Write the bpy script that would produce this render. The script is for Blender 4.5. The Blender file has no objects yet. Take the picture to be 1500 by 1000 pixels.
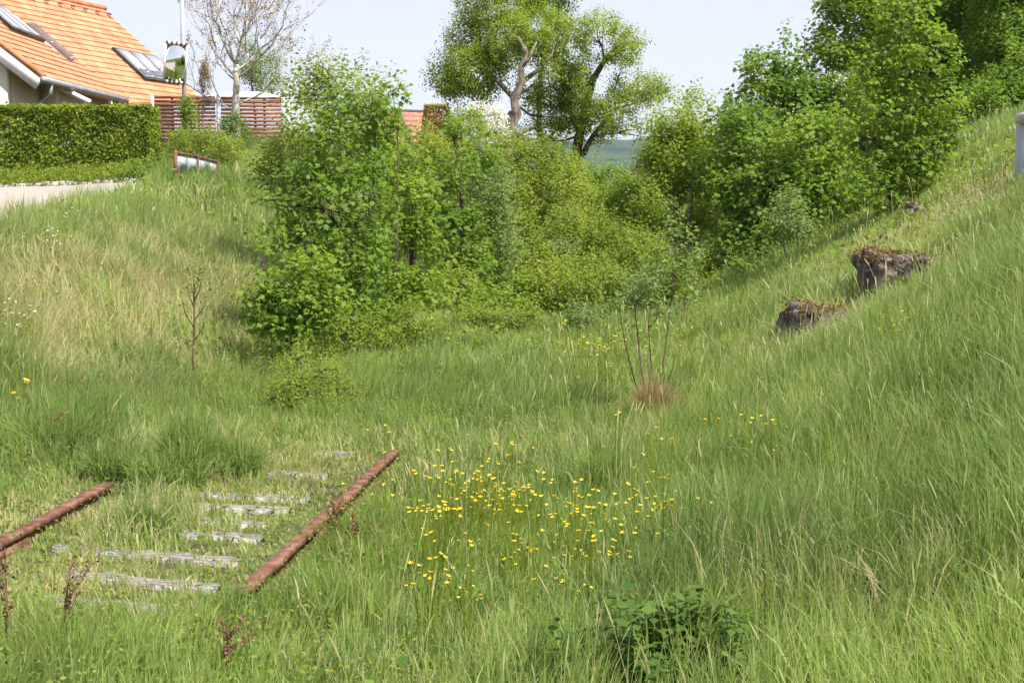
import bpy, math, random
import numpy as np
R = math.radians
rng = np.random.default_rng(7)
random.seed(7)
sc = bpy.context.scene
col = sc.collection

# ------------------------------------------------------------------ camera, world, sun, exposure
F = 2000.0; CAMZ = 1.74; PITCH = R(6.17)
cam = bpy.data.cameras.new("camera"); cam.lens = 48; cam.sensor_width = 36
cam.clip_start = 0.1; cam.clip_end = 9000
co = bpy.data.objects.new("camera", cam); col.objects.link(co)
co.location = (0, 0, CAMZ); co.rotation_euler = (R(90) - PITCH, 0, 0)
sc.camera = co

SUN_EL = 56; SUN_AZ = 128          # azimuth clockwise from +Y (the view direction)
w = bpy.data.worlds.new("World"); sc.world = w; w.use_nodes = True
nt = w.node_tree; nt.nodes.clear()
wo = nt.nodes.new("ShaderNodeOutputWorld"); bg = nt.nodes.new("ShaderNodeBackground")
sky = nt.nodes.new("ShaderNodeTexSky"); sky.sky_type = 'NISHITA'; sky.sun_disc = False
sky.sun_elevation = R(SUN_EL); sky.sun_rotation = R(SUN_AZ)
sky.air_density = 1.0; sky.dust_density = 2.0; sky.ozone_density = 1.0; sky.altitude = 400
tc = nt.nodes.new("ShaderNodeTexCoord"); mp = nt.nodes.new("ShaderNodeMapping")
mp.inputs['Scale'].default_value = (1.0, 1.0, 5.0)
nz = nt.nodes.new("ShaderNodeTexNoise"); nz.inputs['Scale'].default_value = 2.2; nz.inputs['Detail'].default_value = 5
cr = nt.nodes.new("ShaderNodeMapRange"); cr.inputs[1].default_value = 0.3; cr.inputs[2].default_value = 0.7
cr.inputs[3].default_value = 0.62; cr.inputs[4].default_value = 0.92
mx = nt.nodes.new("ShaderNodeMix"); mx.data_type = 'RGBA'
mx.inputs[7].default_value = (3.4, 3.42, 3.9, 1)      # thin high cloud veil
nt.links.new(tc.outputs['Generated'], mp.inputs[0]); nt.links.new(mp.outputs[0], nz.inputs['Vector'])
nt.links.new(nz.outputs['Fac'], cr.inputs[0]); nt.links.new(cr.outputs[0], mx.inputs[0])
nt.links.new(sky.outputs[0], mx.inputs[6]); nt.links.new(mx.outputs[2], bg.inputs[0])
bg.inputs[1].default_value = 0.12
nt.links.new(bg.outputs[0], wo.inputs[0])

sl = bpy.data.lights.new("sun", 'SUN'); sl.energy = 4.2; sl.angle = R(0.6); sl.color = (1, 0.95, 0.87)
so = bpy.data.objects.new("sun", sl); col.objects.link(so)
so.rotation_euler = (R(90 - SUN_EL), 0, R(180 - SUN_AZ)); so.location = (30, -30, 60)
sc.view_settings.view_transform = 'Standard'; sc.view_settings.look = 'None'
sc.view_settings.gamma = 1; sc.view_settings.exposure = 1.12
sc.render.engine = 'CYCLES'
sc.cycles.max_bounces = 7; sc.cycles.diffuse_bounces = 3; sc.cycles.transmission_bounces = 4
sc.cycles.volume_bounces = 0; sc.cycles.transparent_max_bounces = 8

# ------------------------------------------------------------------ noise and terrain
def _h(i, j, k, s):
    n = (i * 374761393 + j * 668265263 + k * 2147483647 + s * 974634777).astype(np.int64)
    n = (n ^ (n >> 13)) * 1274126177
    n = n & 0x7fffffff
    n = (n ^ (n >> 16)) * 69069
    return ((n & 0xffff) / 65535.0)
def vn(x, y, s=0, z=None):
    x = np.asarray(x, float); y = np.asarray(y, float)
    z = np.zeros_like(x) if z is None else np.asarray(z, float)
    xi = np.floor(x); yi = np.floor(y); zi = np.floor(z)
    fx = x - xi; fy = y - yi; fz = z - zi
    fx = fx*fx*(3-2*fx); fy = fy*fy*(3-2*fy); fz = fz*fz*(3-2*fz)
    xi = xi.astype(np.int64); yi = yi.astype(np.int64); zi = zi.astype(np.int64)
    r = 0
    for a in (0, 1):
        for b in (0, 1):
            for c in (0, 1):
                r = r + (fx if a else 1-fx)*(fy if b else 1-fy)*(fz if c else 1-fz)*_h(xi+a, yi+b, zi+c, s)
    return r
def fbm(x, y, s=0):
    return .5*vn(x, y, s) + .3*vn(x*2.1, y*2.1, s+1) + .2*vn(x*4.3, y*4.3, s+2)
def splus(t, k): return np.logaddexp(0, t/k)*k
def smin(a, b, k): return -np.logaddexp(-a/k, -b/k)*k
def ss(a, b, x):
    t = np.clip((x-a)/(b-a), 0, 1); return t*t*(3-2*t)
def axis_x(Y): return -2.63 + .114*np.clip(Y, -20, 32)
def H(X, Y):
    X = np.asarray(X, float); Y = np.asarray(Y, float)
    o = X - axis_x(Y)
    r = splus(o-3.1, .25)*.6
    r = smin(r, 3.0 + .02*np.abs(X), .3)
    plat = 1.38 + .036*np.clip(Y-16, -6, 15) + .16*ss(30.6, 31.4, Y) + .9*ss(33.5, 38, Y)
    l = splus(-o-1.9, .3)*.42
    l = smin(l, plat, .18)
    l = l + .35*np.exp(-((X+5.9)/1.6)**2 - ((Y-26)/2.5)**2)
    z = -.12 + .05*ss(12, 10, Y)*ss(2.4, 1.5, np.abs(o)) + np.maximum(r, 0) + np.maximum(l, 0)
    z = z + 2.5*ss(24, 45, Y)*np.exp(-(np.maximum(0, np.abs(o)-3)/6)**2)
    z = z + (fbm(X*.7, Y*.7, 5)-.5)*.16*(1-.8*ss(7, 6, o*-1)*0) * np.where((o < -1.9) | (o > 2), 1, .3)
    far = ss(60, 160, Y); z = z*(1-far) - 6*far
    return z
def ray(px, py):
    a = (px-750)/F; b = (500-py)/F
    return np.array([a, math.cos(PITCH)+b*math.sin(PITCH), -math.sin(PITCH)+b*math.cos(PITCH)])
def at(px, py, Y):
    d = ray(px, py); t = Y/d[1]
    return np.array([0, 0, CAMZ]) + d*t
def gat(px, py, off=0.0, Y0=2.5, Y1=60):
    """point of the terrain (raised by off) seen at a photo pixel"""
    d = ray(px, py); Y = np.linspace(Y0, Y1, 1500)
    P = d[None]*(Y/d[1])[:, None]; P[:, 2] += CAMZ
    h = H(P[:, 0], P[:, 1]) + off
    k = np.argmax(P[:, 2] < h)
    if not (P[:, 2] < h).any(): k = 700   # no hit
    global GAT_MISS; GAT_MISS = Y[700]
    p = P[k].copy(); p[2] = h[k] - off
    return p
def pxm(Y): return F/Y

# ------------------------------------------------------------------ mesh helpers
def mk(name, V, faces, mats, attrs=None, parent=None, smooth=False, midx=None):
    V = np.asarray(V, np.float32).reshape(-1, 3)
    me = bpy.data.meshes.new(name)
    faces = [np.asarray(f, np.int32) for f in faces if len(f)]
    tot = [np.full(len(f), f.shape[1], np.int32) for f in faces]
    tot = np.concatenate(tot); loops = np.concatenate([f.ravel() for f in faces])
    start = np.concatenate([[0], np.cumsum(tot)[:-1]]).astype(np.int32)
    me.vertices.add(len(V)); me.vertices.foreach_set('co', V.ravel())
    me.loops.add(len(loops)); me.loops.foreach_set('vertex_index', loops)
    me.polygons.add(len(tot)); me.polygons.foreach_set('loop_start', start)
    if smooth: me.polygons.foreach_set('use_smooth', np.ones(len(tot), bool))
    if not isinstance(mats, (list, tuple)): mats = [mats]
    for m in mats: me.materials.append(m)
    if midx is not None: me.polygons.foreach_set('material_index', np.asarray(midx, np.int32))
    me.update(calc_edges=True)
    for k, a in (attrs or {}).items():
        at_ = me.attributes.new(k, 'FLOAT', 'POINT'); at_.data.foreach_set('value', np.asarray(a, np.float32))
    o = bpy.data.objects.new(name, me); col.objects.link(o)
    if parent is not None: link(o, parent)
    return o
def link(o, parent):
    o.parent = parent
    o.matrix_parent_inverse = parent.matrix_world.inverted() if False else __import__('mathutils').Matrix.Translation(-parent.location)
def thing(name, label, cat, loc, group=None):
    o = bpy.data.objects.new(name, None); col.objects.link(o); o.location = [float(v) for v in loc]
    o.empty_display_size = .2
    o['label'] = label; o['category'] = cat
    if group: o['group'] = group
    return o
def tag(o, label, cat, group=None, kind=None):
    o['label'] = label; o['category'] = cat
    if group: o['group'] = group
    if kind: o['kind'] = kind
    return o
class MB:
    def __init__(s): s.v = []; s.f = {}; s.n = 0
    def add(s, V, faces):
        V = np.asarray(V, float)
        for f in faces:
            s.f.setdefault(len(f), []).append([i+s.n for i in f])
        s.v.append(V); s.n += len(V); return s
    def box(s, c, size, rot=None, bev=0):
        hx, hy, hz = [k/2 for k in size]
        V = np.array([[a*hx, b*hy, d*hz] for a in (-1, 1) for b in (-1, 1) for d in (-1, 1)])
        if rot is not None: V = V @ np.asarray(rot).T
        return s.add(V+np.asarray(c), [(0, 1, 3, 2), (4, 6, 7, 5), (0, 4, 5, 1), (2, 3, 7, 6), (0, 2, 6, 4), (1, 5, 7, 3)])
    def tube(s, P, r, n=6):
        P = np.asarray(P, float); r = np.broadcast_to(np.asarray(r, float), (len(P),))
        T = np.gradient(P, axis=0); T /= np.linalg.norm(T, axis=1)[:, None]+1e-9
        ref = np.array([1., 0, 0]) if abs(T[0, 0]) < .8 else np.array([0, 1., 0])
        a = np.cross(T, ref); a /= np.linalg.norm(a, axis=1)[:, None]+1e-9; b = np.cross(T, a)
        th = np.arange(n)*2*math.pi/n
        V = P[:, None] + r[:, None, None]*(np.cos(th)[None, :, None]*a[:, None]+np.sin(th)[None, :, None]*b[:, None])
        fs = [(i*n+j, i*n+(j+1) % n, (i+1)*n+(j+1) % n, (i+1)*n+j) for i in range(len(P)-1) for j in range(n)]
        fs += [tuple(range(n))[::-1], tuple((len(P)-1)*n+j for j in range(n))]
        return s.add(V.reshape(-1, 3), fs)
    def build(s, name, mat, parent=None, smooth=False):
        V = np.concatenate(s.v); return mk(name, V, [np.array(f) for f in s.f.values()], mat, None, parent, smooth)
def rz(a): c, s = math.cos(a), math.sin(a); return np.array([[c, -s, 0], [s, c, 0], [0, 0, 1]])

# ------------------------------------------------------------------ materials
def newmat(name):
    m = bpy.data.materials.new(name); m.use_nodes = True; n = m.node_tree; n.nodes.clear()
    out = n.nodes.new("ShaderNodeOutputMaterial"); return m, n, out
def noisy(name, c1, c2, scale=4, rough=.85, bump=.2, detail=6, spec=.2, metal=0, c3=None, stretch=(1, 1, 1), bscale=None):
    m, n, out = newmat(name)
    b = n.nodes.new("ShaderNodeBsdfPrincipled"); b.inputs['Roughness'].default_value = rough
    b.inputs['Specular IOR Level'].default_value = spec; b.inputs['Metallic'].default_value = metal
    t = n.nodes.new("ShaderNodeTexCoord"); mpp = n.nodes.new("ShaderNodeMapping"); mpp.inputs['Scale'].default_value = stretch
    no = n.nodes.new("ShaderNodeTexNoise"); no.inputs['Scale'].default_value = scale; no.inputs['Detail'].default_value = detail
    r = n.nodes.new("ShaderNodeValToRGB"); r.color_ramp.elements[0].position = .35; r.color_ramp.elements[1].position = .65
    r.color_ramp.elements[0].color = (*c1, 1); r.color_ramp.elements[1].color = (*c2, 1)
    if c3: e = r.color_ramp.elements.new(.5); e.color = (*c3, 1)
    n.links.new(t.outputs['Object'], mpp.inputs[0]); n.links.new(mpp.outputs[0], no.inputs['Vector'])
    n.links.new(no.outputs['Fac'], r.inputs[0]); n.links.new(r.outputs[0], b.inputs['Base Color'])
    if bump:
        n2 = n.nodes.new("ShaderNodeTexNoise"); n2.inputs['Scale'].default_value = bscale or scale*5; n2.inputs['Detail'].default_value = 8
        n.links.new(mpp.outputs[0], n2.inputs['Vector'])
        bp = n.nodes.new("ShaderNodeBump"); bp.inputs['Strength'].default_value = bump; bp.inputs['Distance'].default_value = .03
        n.links.new(n2.outputs['Fac'], bp.inputs['Height']); n.links.new(bp.outputs[0], b.inputs['Normal'])
    n.links.new(b.outputs[0], out.inputs[0]); return m
def leafmat(name, c1, c2, trans=.4, c3=None, rough=.55, spec=.22, dryc=None):
    """colour runs c1->c2 with attribute v (per leaf / blade); attribute dry mixes to dryc"""
    m, n, out = newmat(name)
    b = n.nodes.new("ShaderNodeBsdfPrincipled"); b.inputs['Roughness'].default_value = rough
    b.inputs['Specular IOR Level'].default_value = spec
    a = n.nodes.new("ShaderNodeAttribute"); a.attribute_name = 'v'
    r = n.nodes.new("ShaderNodeValToRGB"); r.color_ramp.elements[0].color = (*c1, 1); r.color_ramp.elements[1].color = (*c2, 1)
    if c3: e = r.color_ramp.elements.new(.93); e.color = (*c2, 1); r.color_ramp.elements[2].color = (*c3, 1)
    n.links.new(a.outputs['Fac'], r.inputs[0]); src = r.outputs[0]
    if dryc:
        a2 = n.nodes.new("ShaderNodeAttribute"); a2.attribute_name = 'dry'
        mm = n.nodes.new("ShaderNodeMix"); mm.data_type = 'RGBA'; mm.inputs[7].default_value = (*dryc, 1)
        n.links.new(a2.outputs['Fac'], mm.inputs[0]); n.links.new(src, mm.inputs[6]); src = mm.outputs[2]
    tr = n.nodes.new("ShaderNodeBsdfTranslucent"); hs = n.nodes.new("ShaderNodeHueSaturation")
    hs.inputs['Hue'].default_value = .492; hs.inputs['Saturation'].default_value = 1.08; hs.inputs['Value'].default_value = 1.35
    ms = n.nodes.new("ShaderNodeMixShader"); ms.inputs[0].default_value = trans
    n.links.new(src, b.inputs['Base Color']); n.links.new(src, hs.inputs['Color']); n.links.new(hs.outputs[0], tr.inputs[0])
    n.links.new(b.outputs[0], ms.inputs[1]); n.links.new(tr.outputs[0], ms.inputs[2]); n.links.new(ms.outputs[0], out.inputs[0])
    return m
M = {}
M['soil'] = noisy('soil', (.045, .04, .02), (.10, .10, .035), 3, .95, .5, c3=(.07, .085, .028))
M['road'] = noisy('road', (.30, .26, .23), (.36, .31, .27), 6, .9, .25, bscale=120)
M['stone'] = noisy('stone', (.25, .22, .19), (.45, .42, .38), 4, .9, .5)
M['rock'] = noisy('rock', (.05, .04, .035), (.30, .26, .24), 5, .95, 1.0, c3=(.13, .10, .09), stretch=(2.5, 2.5, .9))
M['moss'] = leafmat('moss', (.12, .055, .025), (.24, .18, .05), .15, (.40, .33, .2))
M['rust'] = noisy('rust', (.085, .040, .028), (.23, .12, .085), 14, .9, .12, c3=(.15, .068, .046), stretch=(1, 1, 1))
M['sleeper'] = noisy('sleeper_wood', (.15, .13, .11), (.46, .43, .39), 4, .9, .8, c3=(.33, .305, .27), stretch=(1.2, 16, 3))
M['bark'] = noisy('bark', (.07, .055, .04), (.16, .13, .10), 6, .95, .8, stretch=(3, 3, 1))
M['oldbark'] = noisy('old_bark', (.10, .08, .06), (.30, .25, .20), 4, .95, 1., stretch=(3, 3, 1))
M['palebark'] = noisy('pale_bark', (.30, .27, .235), (.50, .455, .40), 5, .9, .5)
M['greenstem'] = noisy('green_stem', (.10, .16, .04), (.17, .22, .06), 8, .8, .1)
M['twig'] = noisy('twig', (.10, .06, .04), (.18, .12, .08), 6, .9, .2)
M['tile'] = noisy('roof_tile', (.44, .17, .085), (.58, .27, .15), 2.2, .8, .3, c3=(.51, .215, .115), bscale=14)
M['tile2'] = noisy('old_roof_tile', (.30, .12, .09), (.42, .20, .15), 3, .85, .3)
M['cream'] = noisy('cream_render', (.70, .64, .49), (.76, .70, .55), 2, .9, .1)
M['white'] = noisy('white_paint', (.72, .72, .72), (.80, .80, .80), 2, .6, .05)
M['zinc'] = noisy('zinc', (.30, .31, .32), (.42, .43, .44), 5, .45, .05, metal=.5)
M['glass'] = noisy('window_glass', (.10, .11, .13), (.13, .14, .16), 2, .12, 0, spec=.6)
M['solar'] = noisy('grey_blind', (.30, .31, .35), (.36, .37, .41), 2, .35, 0, spec=.5)
M['darkmetal'] = noisy('dark_metal', (.05, .045, .04), (.08, .07, .06), 6, .5, .1)
M['fence'] = noisy('fence_wood', (.20, .085, .055), (.34, .17, .115), 3, .85, .3, c3=(.27, .125, .085), stretch=(1, 4, 8))
M['greypost'] = noisy('grey_post', (.36, .36, .38), (.50, .50, .53), 4, .7, .1)
M['pole'] = noisy('pole_steel', (.30, .32, .33), (.40, .42, .43), 3, .6, .1)
M['paper'] = noisy('faded_notice', (.36, .38, .42), (.50, .52, .58), 5, .6, 0, stretch=(2, 2, 6))
M['hill'] = noisy('forest_hill', (.02, .04, .018), (.05, .08, .03), .02, .95, 0)
M['pillar'] = noisy('grey_concrete', (.30, .33, .36), (.46, .49, .52), 5, .8, .4, stretch=(6, 6, .6))
M['capstone'] = noisy('capstone', (.33, .29, .27), (.52, .47, .44), 6, .9, .5)
m, n, out = newmat('mirror_glass'); b = n.nodes.new("ShaderNodeBsdfPrincipled")
b.inputs['Metallic'].default_value = 1; b.inputs['Roughness'].default_value = .06; b.inputs['Base Color'].default_value = (.8, .82, .8, 1)
n.links.new(b.outputs[0], out.inputs[0]); M['mirror'] = m

L = {}
L['grass'] = leafmat('grass_blade', (.080, .170, .030), (.305, .42, .095), .5, dryc=(.56, .48, .27), spec=.3)
L['maple'] = leafmat('maple_leaf', (.090, .178, .022), (.26, .36, .052), .52, (.26, .22, .05))
L['mapled'] = leafmat('maple_leaf_dark', (.068, .148, .022), (.21, .315, .048), .5, (.20, .20, .05))
L['fine'] = leafmat('fine_leaf', (.12, .190, .026), (.30, .365, .060), .5, (.26, .23, .05))
L['lime'] = leafmat('lime_leaf', (.14, .225, .026), (.32, .40, .058), .52)
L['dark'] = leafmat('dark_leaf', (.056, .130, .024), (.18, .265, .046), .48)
L['willow'] = leafmat('willow_leaf', (.10, .17, .045), (.235, .32, .095), .45)
L['hedge'] = leafmat('hedge_leaf', (.075, .135, .012), (.27, .34, .035), .4)
L['brown'] = leafmat('bronze_leaf', (.22, .13, .07), (.34, .26, .13), .35)
L['thuja'] = leafmat('clipped_conifer', (.20, .15, .02), (.30, .24, .04), .25)
L['blossom'] = leafmat('blossom', (.66, .64, .55), (.80, .79, .72), .25)
L['yellow'] = leafmat('yellow_petal', (.74, .46, .02), (.84, .62, .05), .25)
L['straw'] = leafmat('straw', (.23, .15, .07), (.42, .31, .17), .25)
L['straw2'] = leafmat('pale_straw', (.34, .26, .13), (.52, .44, .26), .3)
L['dock'] = leafmat('dock_seed', (.14, .065, .04), (.26, .15, .095), .2)
L['moss'] = M['moss']
L['whitefl'] = leafmat('white_flower', (.65, .66, .60), (.80, .80, .76), .2)

# ------------------------------------------------------------------ leaves
def unit(a): return a/(np.linalg.norm(a, axis=-1, keepdims=True)+1e-9)
def tmpl(kind):
    if kind == 'maple':
        tips = [(-112, .50), (-56, .88), (0, 1.05), (56, .88), (112, .50)]; no = [(-84, .40), (-28, .50), (28, .50), (84, .40)]
        pts = [(0, 0)]
        seq = []
        for i in range(5):
            seq.append(tips[i])
            if i < 4: seq.append(no[i])
        c = np.array([0, .34])
        P = [c] + [np.array([0, -.02])] + [c + r*.72*np.array([math.sin(R(a)), math.cos(R(a))]) for a, r in seq]
        P = np.array(P); V = np.c_[P, -.10*np.abs(P[:, 0])-.12*np.clip(P[:, 1]-.5, 0, 1)]
        V[0, 2] = .02
        k = len(P); fs = [(0, i, i+1) for i in range(1, k-1)] + [(0, k-1, 1)]
        return V, np.array(fs)
    wd = {'oval': .34, 'narrow': .15, 'round': .45}[kind]
    V = np.array([(0, 0, 0), (wd, .45, .05), (0, 1, -.08), (-wd, .45, .05)], float)
    return V, np.array([(0, 1, 2, 3)])
TM = {k: tmpl(k) for k in ('maple', 'oval', 'narrow', 'round')}
def leafarrays(pos, dr, nr, size, kind):
    T, Fc = TM[kind]
    d = unit(dr); n_ = nr - (nr*d).sum(1, keepdims=True)*d; n_ = unit(n_); s = np.cross(d, n_)
    V = pos[:, None] + size[:, None, None]*(T[None, :, 0, None]*s[:, None] + T[None, :, 1, None]*d[:, None] + T[None, :, 2, None]*n_[:, None])
    N = len(pos); Fa = Fc[None] + (np.arange(N)*len(T))[:, None, None]
    return V.reshape(-1, 3), Fa.reshape(-1, Fc.shape[1]), len(T)
def leafmesh(name, pos, dr, nr, size, v, kind, mat, parent):
    V, Fa, k = leafarrays(pos, dr, nr, size, kind)
    return mk(name, V, [Fa], mat, {'v': np.repeat(v, k)}, parent)
def rdir(n): return unit(rng.normal(size=(n, 3)))

def sprigs(P, A, Ln, nodes, leaf, petiole, droop, upn, spread=.9):
    """leaves along N shoots -> pos, dir, normal, size"""
    ps, ds, ns, sz = [], [], [], []
    N = len(P); perp = unit(np.cross(A, rdir(N))); perp2 = np.cross(A, perp)
    for j in range(nodes):
        t = (j+.6)/nodes
        a = j*1.57+rng.uniform(0, .6, N)
        for sgn in (1, -1):
            out_ = (perp*np.cos(a)[:, None]+perp2*np.sin(a)[:, None])*sgn*spread + A*(.35+.3*t)
            o = unit(out_ + rng.normal(size=(N, 3))*.22)
            s = leaf*rng.uniform(.65, 1.2, N)*(1-.35*t)
            ps.append(P + A*(Ln*t)[:, None] + o*(petiole*s)[:, None]); dd = o.copy(); dd[:, 2] -= droop; ds.append(dd)
            nn = rng.normal(size=(N, 3))*.38; nn[:, 2] += upn; ns.append(nn + o*.25); sz.append(s)
    return np.concatenate(ps), np.concatenate(ds), np.concatenate(ns), np.concatenate(sz)

def plant(name, label, cat, base, lobes, kind='maple', mat='maple', leaf=.11, dens=22, nodes=3, sprig=.22, droop=.35, upn=1.1,
          trunk=None, bark='bark', r0=.035, parts=('trunk', 'crown'), shoots=0, gap=.42, up=.5, group=None, vbias=0., petiole=.35,
          gscale=2.2, trunks=None, nlimb=26, shell=.45, cov=8.5):
    """lobes: (px, py, rx_px, ry_px, depth, thickness m)"""
    root = thing(name, label, cat, base, group)
    dens = cov/(nodes*2*leaf*leaf*{'maple': .42, 'oval': .34, 'narrow': .15, 'round': .45}[kind]); upn = upn*.6; droop = droop+.15
    W = MB(); P_, A_, L_ = [], [], []
    tr = [np.asarray(t, float) for t in (trunks or [])]
    top = max(lobes, key=lambda l: -l[1])
    if not tr:
        tp = at(top[0], top[1]-top[3]*.4, top[4]); b = np.asarray(base, float)
        t = np.linspace(0, 1, 9)[:, None]
        path = b*(1-t)+tp*t; Ht = np.linalg.norm(tp-b)
        path[1:-1] += rng.normal(size=(7, 3))*.006*Ht*np.array([1, 1, 0])
        path[:, :2] += (np.sin(t*3.14)*rng.normal(size=(1, 2))*.025*Ht)
        tr = [np.c_[path, (r0*(1-t*.85)).ravel()]]
    for pth in tr: W.tube(pth[:, :3], pth[:, 3], 7)
    allp = np.concatenate([p for p in tr]); hi_ = allp[allp[:, 2] > base[2]+.12*(allp[:, 2].max()-base[2])]; allp = hi_ if len(hi_) else allp
    for (px, py, rx, ry, D, th) in lobes:
        gy = gat(px, py+ry*.2)[1]
        hit = (ray(px, py+ry*.2)[2] < 0) and gy != GAT_MISS
        if hit and gy < D: print('NEAR', label[:50], px, py, D, round(gy, 1)); D = gy-.1*th
        c = at(px, py, D); k = D/F; rad = np.array([rx*k, th, ry*k])
        area = math.pi*rad[0]*rad[2]; n_ = max(6, int(dens*area))
        u = rdir(n_); u[:, 1] = -np.abs(u[:, 1])*np.where(rng.random(n_) < .72, 1, -1)
        rr = rng.uniform(shell, 1, n_)**.8
        lump = 1 + .42*(vn(u[:, 0]*2.2+px, u[:, 2]*2.2+py, 3, u[:, 1]*2.2)-.5)*2
        p = c + u*rad*(rr*lump)[:, None]
        tier = 2.6 if kind == 'maple' else 1.3
        keep = vn(p[:, 0]*gscale*(.7 if kind == 'maple' else 1), p[:, 1]*gscale, 11, p[:, 2]*gscale*tier) > (gap+(.08 if kind == 'maple' else 0))*rng.uniform(.7, 1.1, n_)
        p = p[keep]; u = u[keep]
        g = H(p[:, 0], p[:, 1]); ok = p[:, 2] > g+.03; p = p[ok]; u = u[ok]
        if len(p) == 0: continue
        A = unit(u*.75 + rdir(len(p))*.45 + np.array([0, 0, up]))
        P_.append(p); A_.append(A); L_.append(sprig*rng.uniform(.6, 1.4, len(p)))
        # limb to lobe and twigs
        q = allp[np.argmin(np.linalg.norm(allp[:, :3]-(c-np.array([0, 0, rad[2]*.8])), axis=1))]
        s = np.linspace(0, 1, 6)[:, None]; lp = q[:3]*(1-s)+c*s; lp += np.sin(s*math.pi)*rng.normal(size=(1, 3))*.05*np.linalg.norm(c-q[:3])+rng.normal(size=(6, 3))*.008*np.sin(s*math.pi)*np.linalg.norm(c-q[:3])
        lr = max(.006, min(q[3]*.5, r0*.5, .05))
        W.tube(lp, np.linspace(lr, lr*.45, 6), 5)
        for i in rng.permutation(len(p))[:nlimb]:
            a = lp[rng.integers(3, 6)]; s3 = np.linspace(0, 1, 5)[:, None]; dl = np.linalg.norm(p[i]-a)
            tw_ = a*(1-s3)+p[i]*s3+np.sin(s3*math.pi)*(rng.normal(size=(1, 3))*.05+np.array([[0, 0, .06]]))*dl
            W.tube(tw_, np.linspace(min(lr*.35, .016), .003, 5), 4)
        if shoots:
            for i in range(shoots):
                a = rng.uniform(-.85, .85); b0 = c + np.array([a*rad[0], rng.uniform(-.4, .4)*rad[1], rad[2]*math.sqrt(max(.05, 1-a*a))*.85])
                hh = rng.uniform(.18, .6)*min(1.0, rad[2]*.9)
                tip = b0+np.array([rng.normal()*.12*hh, rng.normal()*.1*hh, hh])
                W.tube([b0-(tip-b0)*.5, b0, tip], [lr*.35, lr*.25, lr*.1], 4)
                ns = max(2, int(hh/(sprig*.55)))
                tt = np.linspace(0, 1, ns)[:, None]
                P_.append(b0*(1-tt)+tip*tt); A_.append(unit(np.tile((tip-b0)[None], (ns, 1))+rdir(ns)*.15*hh)); L_.append(np.full(ns, sprig*.75))
    if not P_: print('EMPTY', label); return root
    P = np.concatenate(P_); A = np.concatenate(A_); Ln = np.concatenate(L_)
    pos, dr, nr, sz = sprigs(P, A, Ln, nodes, leaf, petiole, droop, upn)
    base_v = vn(pos[:, 0]*1.6, pos[:, 1]*1.6, 21, pos[:, 2]*1.6)
    v = np.clip(base_v*.55 + rng.random(len(pos))*.5 + vbias, 0, 1)
    W.build(parts[0], M[bark], root, True)
    leafmesh(parts[1], pos, dr, nr, sz, v, kind, L[mat], root)
    return root
SH = ('stem', 'foliage')

# ================================================================== THE SETTING
def axis_pts(a, b, step, lim, g=1.16):
    c = list(np.arange(a, b+1e-6, step)); s = step
    while c[-1] < lim[1]: s *= g; c.append(c[-1]+s)
    s = step
    while c[0] > lim[0]: s *= g; c.insert(0, c[0]-s)
    return np.clip(np.array(c), lim[0], lim[1])
xs = axis_pts(-14, 14, .2, (-3500, 3500)); ys = axis_pts(0, 46, .2, (-600, 5000))
GX, GY = np.meshgrid(xs, ys); GZ = H(GX, GY); nx = len(xs); ny = len(ys)
idx = np.arange(nx*ny).reshape(ny, nx)
q = np.stack([idx[:-1, :-1], idx[:-1, 1:], idx[1:, 1:], idx[1:, :-1]], -1).reshape(-1, 4)
o = mk('ground', np.stack([GX, GY, GZ], -1), [q], M['soil'], smooth=True); o['kind'] = 'structure'

# road on the left plateau
rx_ = np.linspace(-40, -5.6, 90); ry_ = np.linspace(16.2, 30.4, 30); RX, RY = np.meshgrid(rx_, ry_)
edge = axis_x(RY) - 5.4 - .17*np.clip(RY-16, 0, 20)
t_ = (RX+40)/(34.4); RX = -40 + t_*(edge+40)
idx = np.arange(RX.size).reshape(RX.shape); q = np.stack([idx[:-1, :-1], idx[:-1, 1:], idx[1:, 1:], idx[1:, :-1]], -1).reshape(-1, 4)
o = mk('road', np.stack([RX, RY, H(RX, RY)+.05], -1), [q], M['road'], smooth=True); o['kind'] = 'structure'

# far wooded hill
hx = np.linspace(-2600, 2600, 160); hy = np.linspace(1700, 2600, 24); HX, HY = np.meshgrid(hx, hy)
prof = np.sin(np.clip((HY-1700)/900, 0, 1)*math.pi)**.6
HZ = -8 + prof*(88 + 22*(fbm(HX/500, HY/500, 9)-.5)*2 + 3*vn(HX/14, HY/40, 4))
idx = np.arange(HX.size).reshape(HX.shape); q = np.stack([idx[:-1, :-1], idx[:-1, 1:], idx[1:, 1:], idx[1:, :-1]], -1).reshape(-1, 4)
o = mk('hills', np.stack([HX, HY, HZ], -1), [q], M['hill'], smooth=True); o['kind'] = 'structure'

# ================================================================== GRASS
def patches(lst):
    out = []
    for (px, py, r, k) in lst:
        p = gat(px, py); out.append((p[0], p[1], r, k))
    return out
def pf(X, Y, ps):
    z = np.zeros_like(X)
    for (x, y, r, k) in ps: z = z + k*np.exp(-((X-x)**2+((Y-y)*.8)**2)/r**2)
    return z
DRY = patches([(450, 700, .4, .2), (120, 470, 1.6, .45), (230, 470, 1.3, .5), (330, 400, 1.3, .45), (180, 390, 1.6, .35), (60, 520, 1.1, .3), (300, 330, 1.6, .2), (370, 440, 1., .35), (40, 400, 1., .25),
               (1390, 330, 1.7, .3), (1330, 350, .8, .4), (1450, 290, 1.4, .25), (1290, 450, .8, .35), (1240, 490, .6, .25),
               (880, 670, .5, .3), (600, 700, .6, .25), (20, 760, .8, .35), (30, 900, .5, .35), (680, 450, 1.6, .3), (620, 480, 1.2, .2), (350, 260, 1.6, .3), (1230, 960, .35, .35)])
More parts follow.
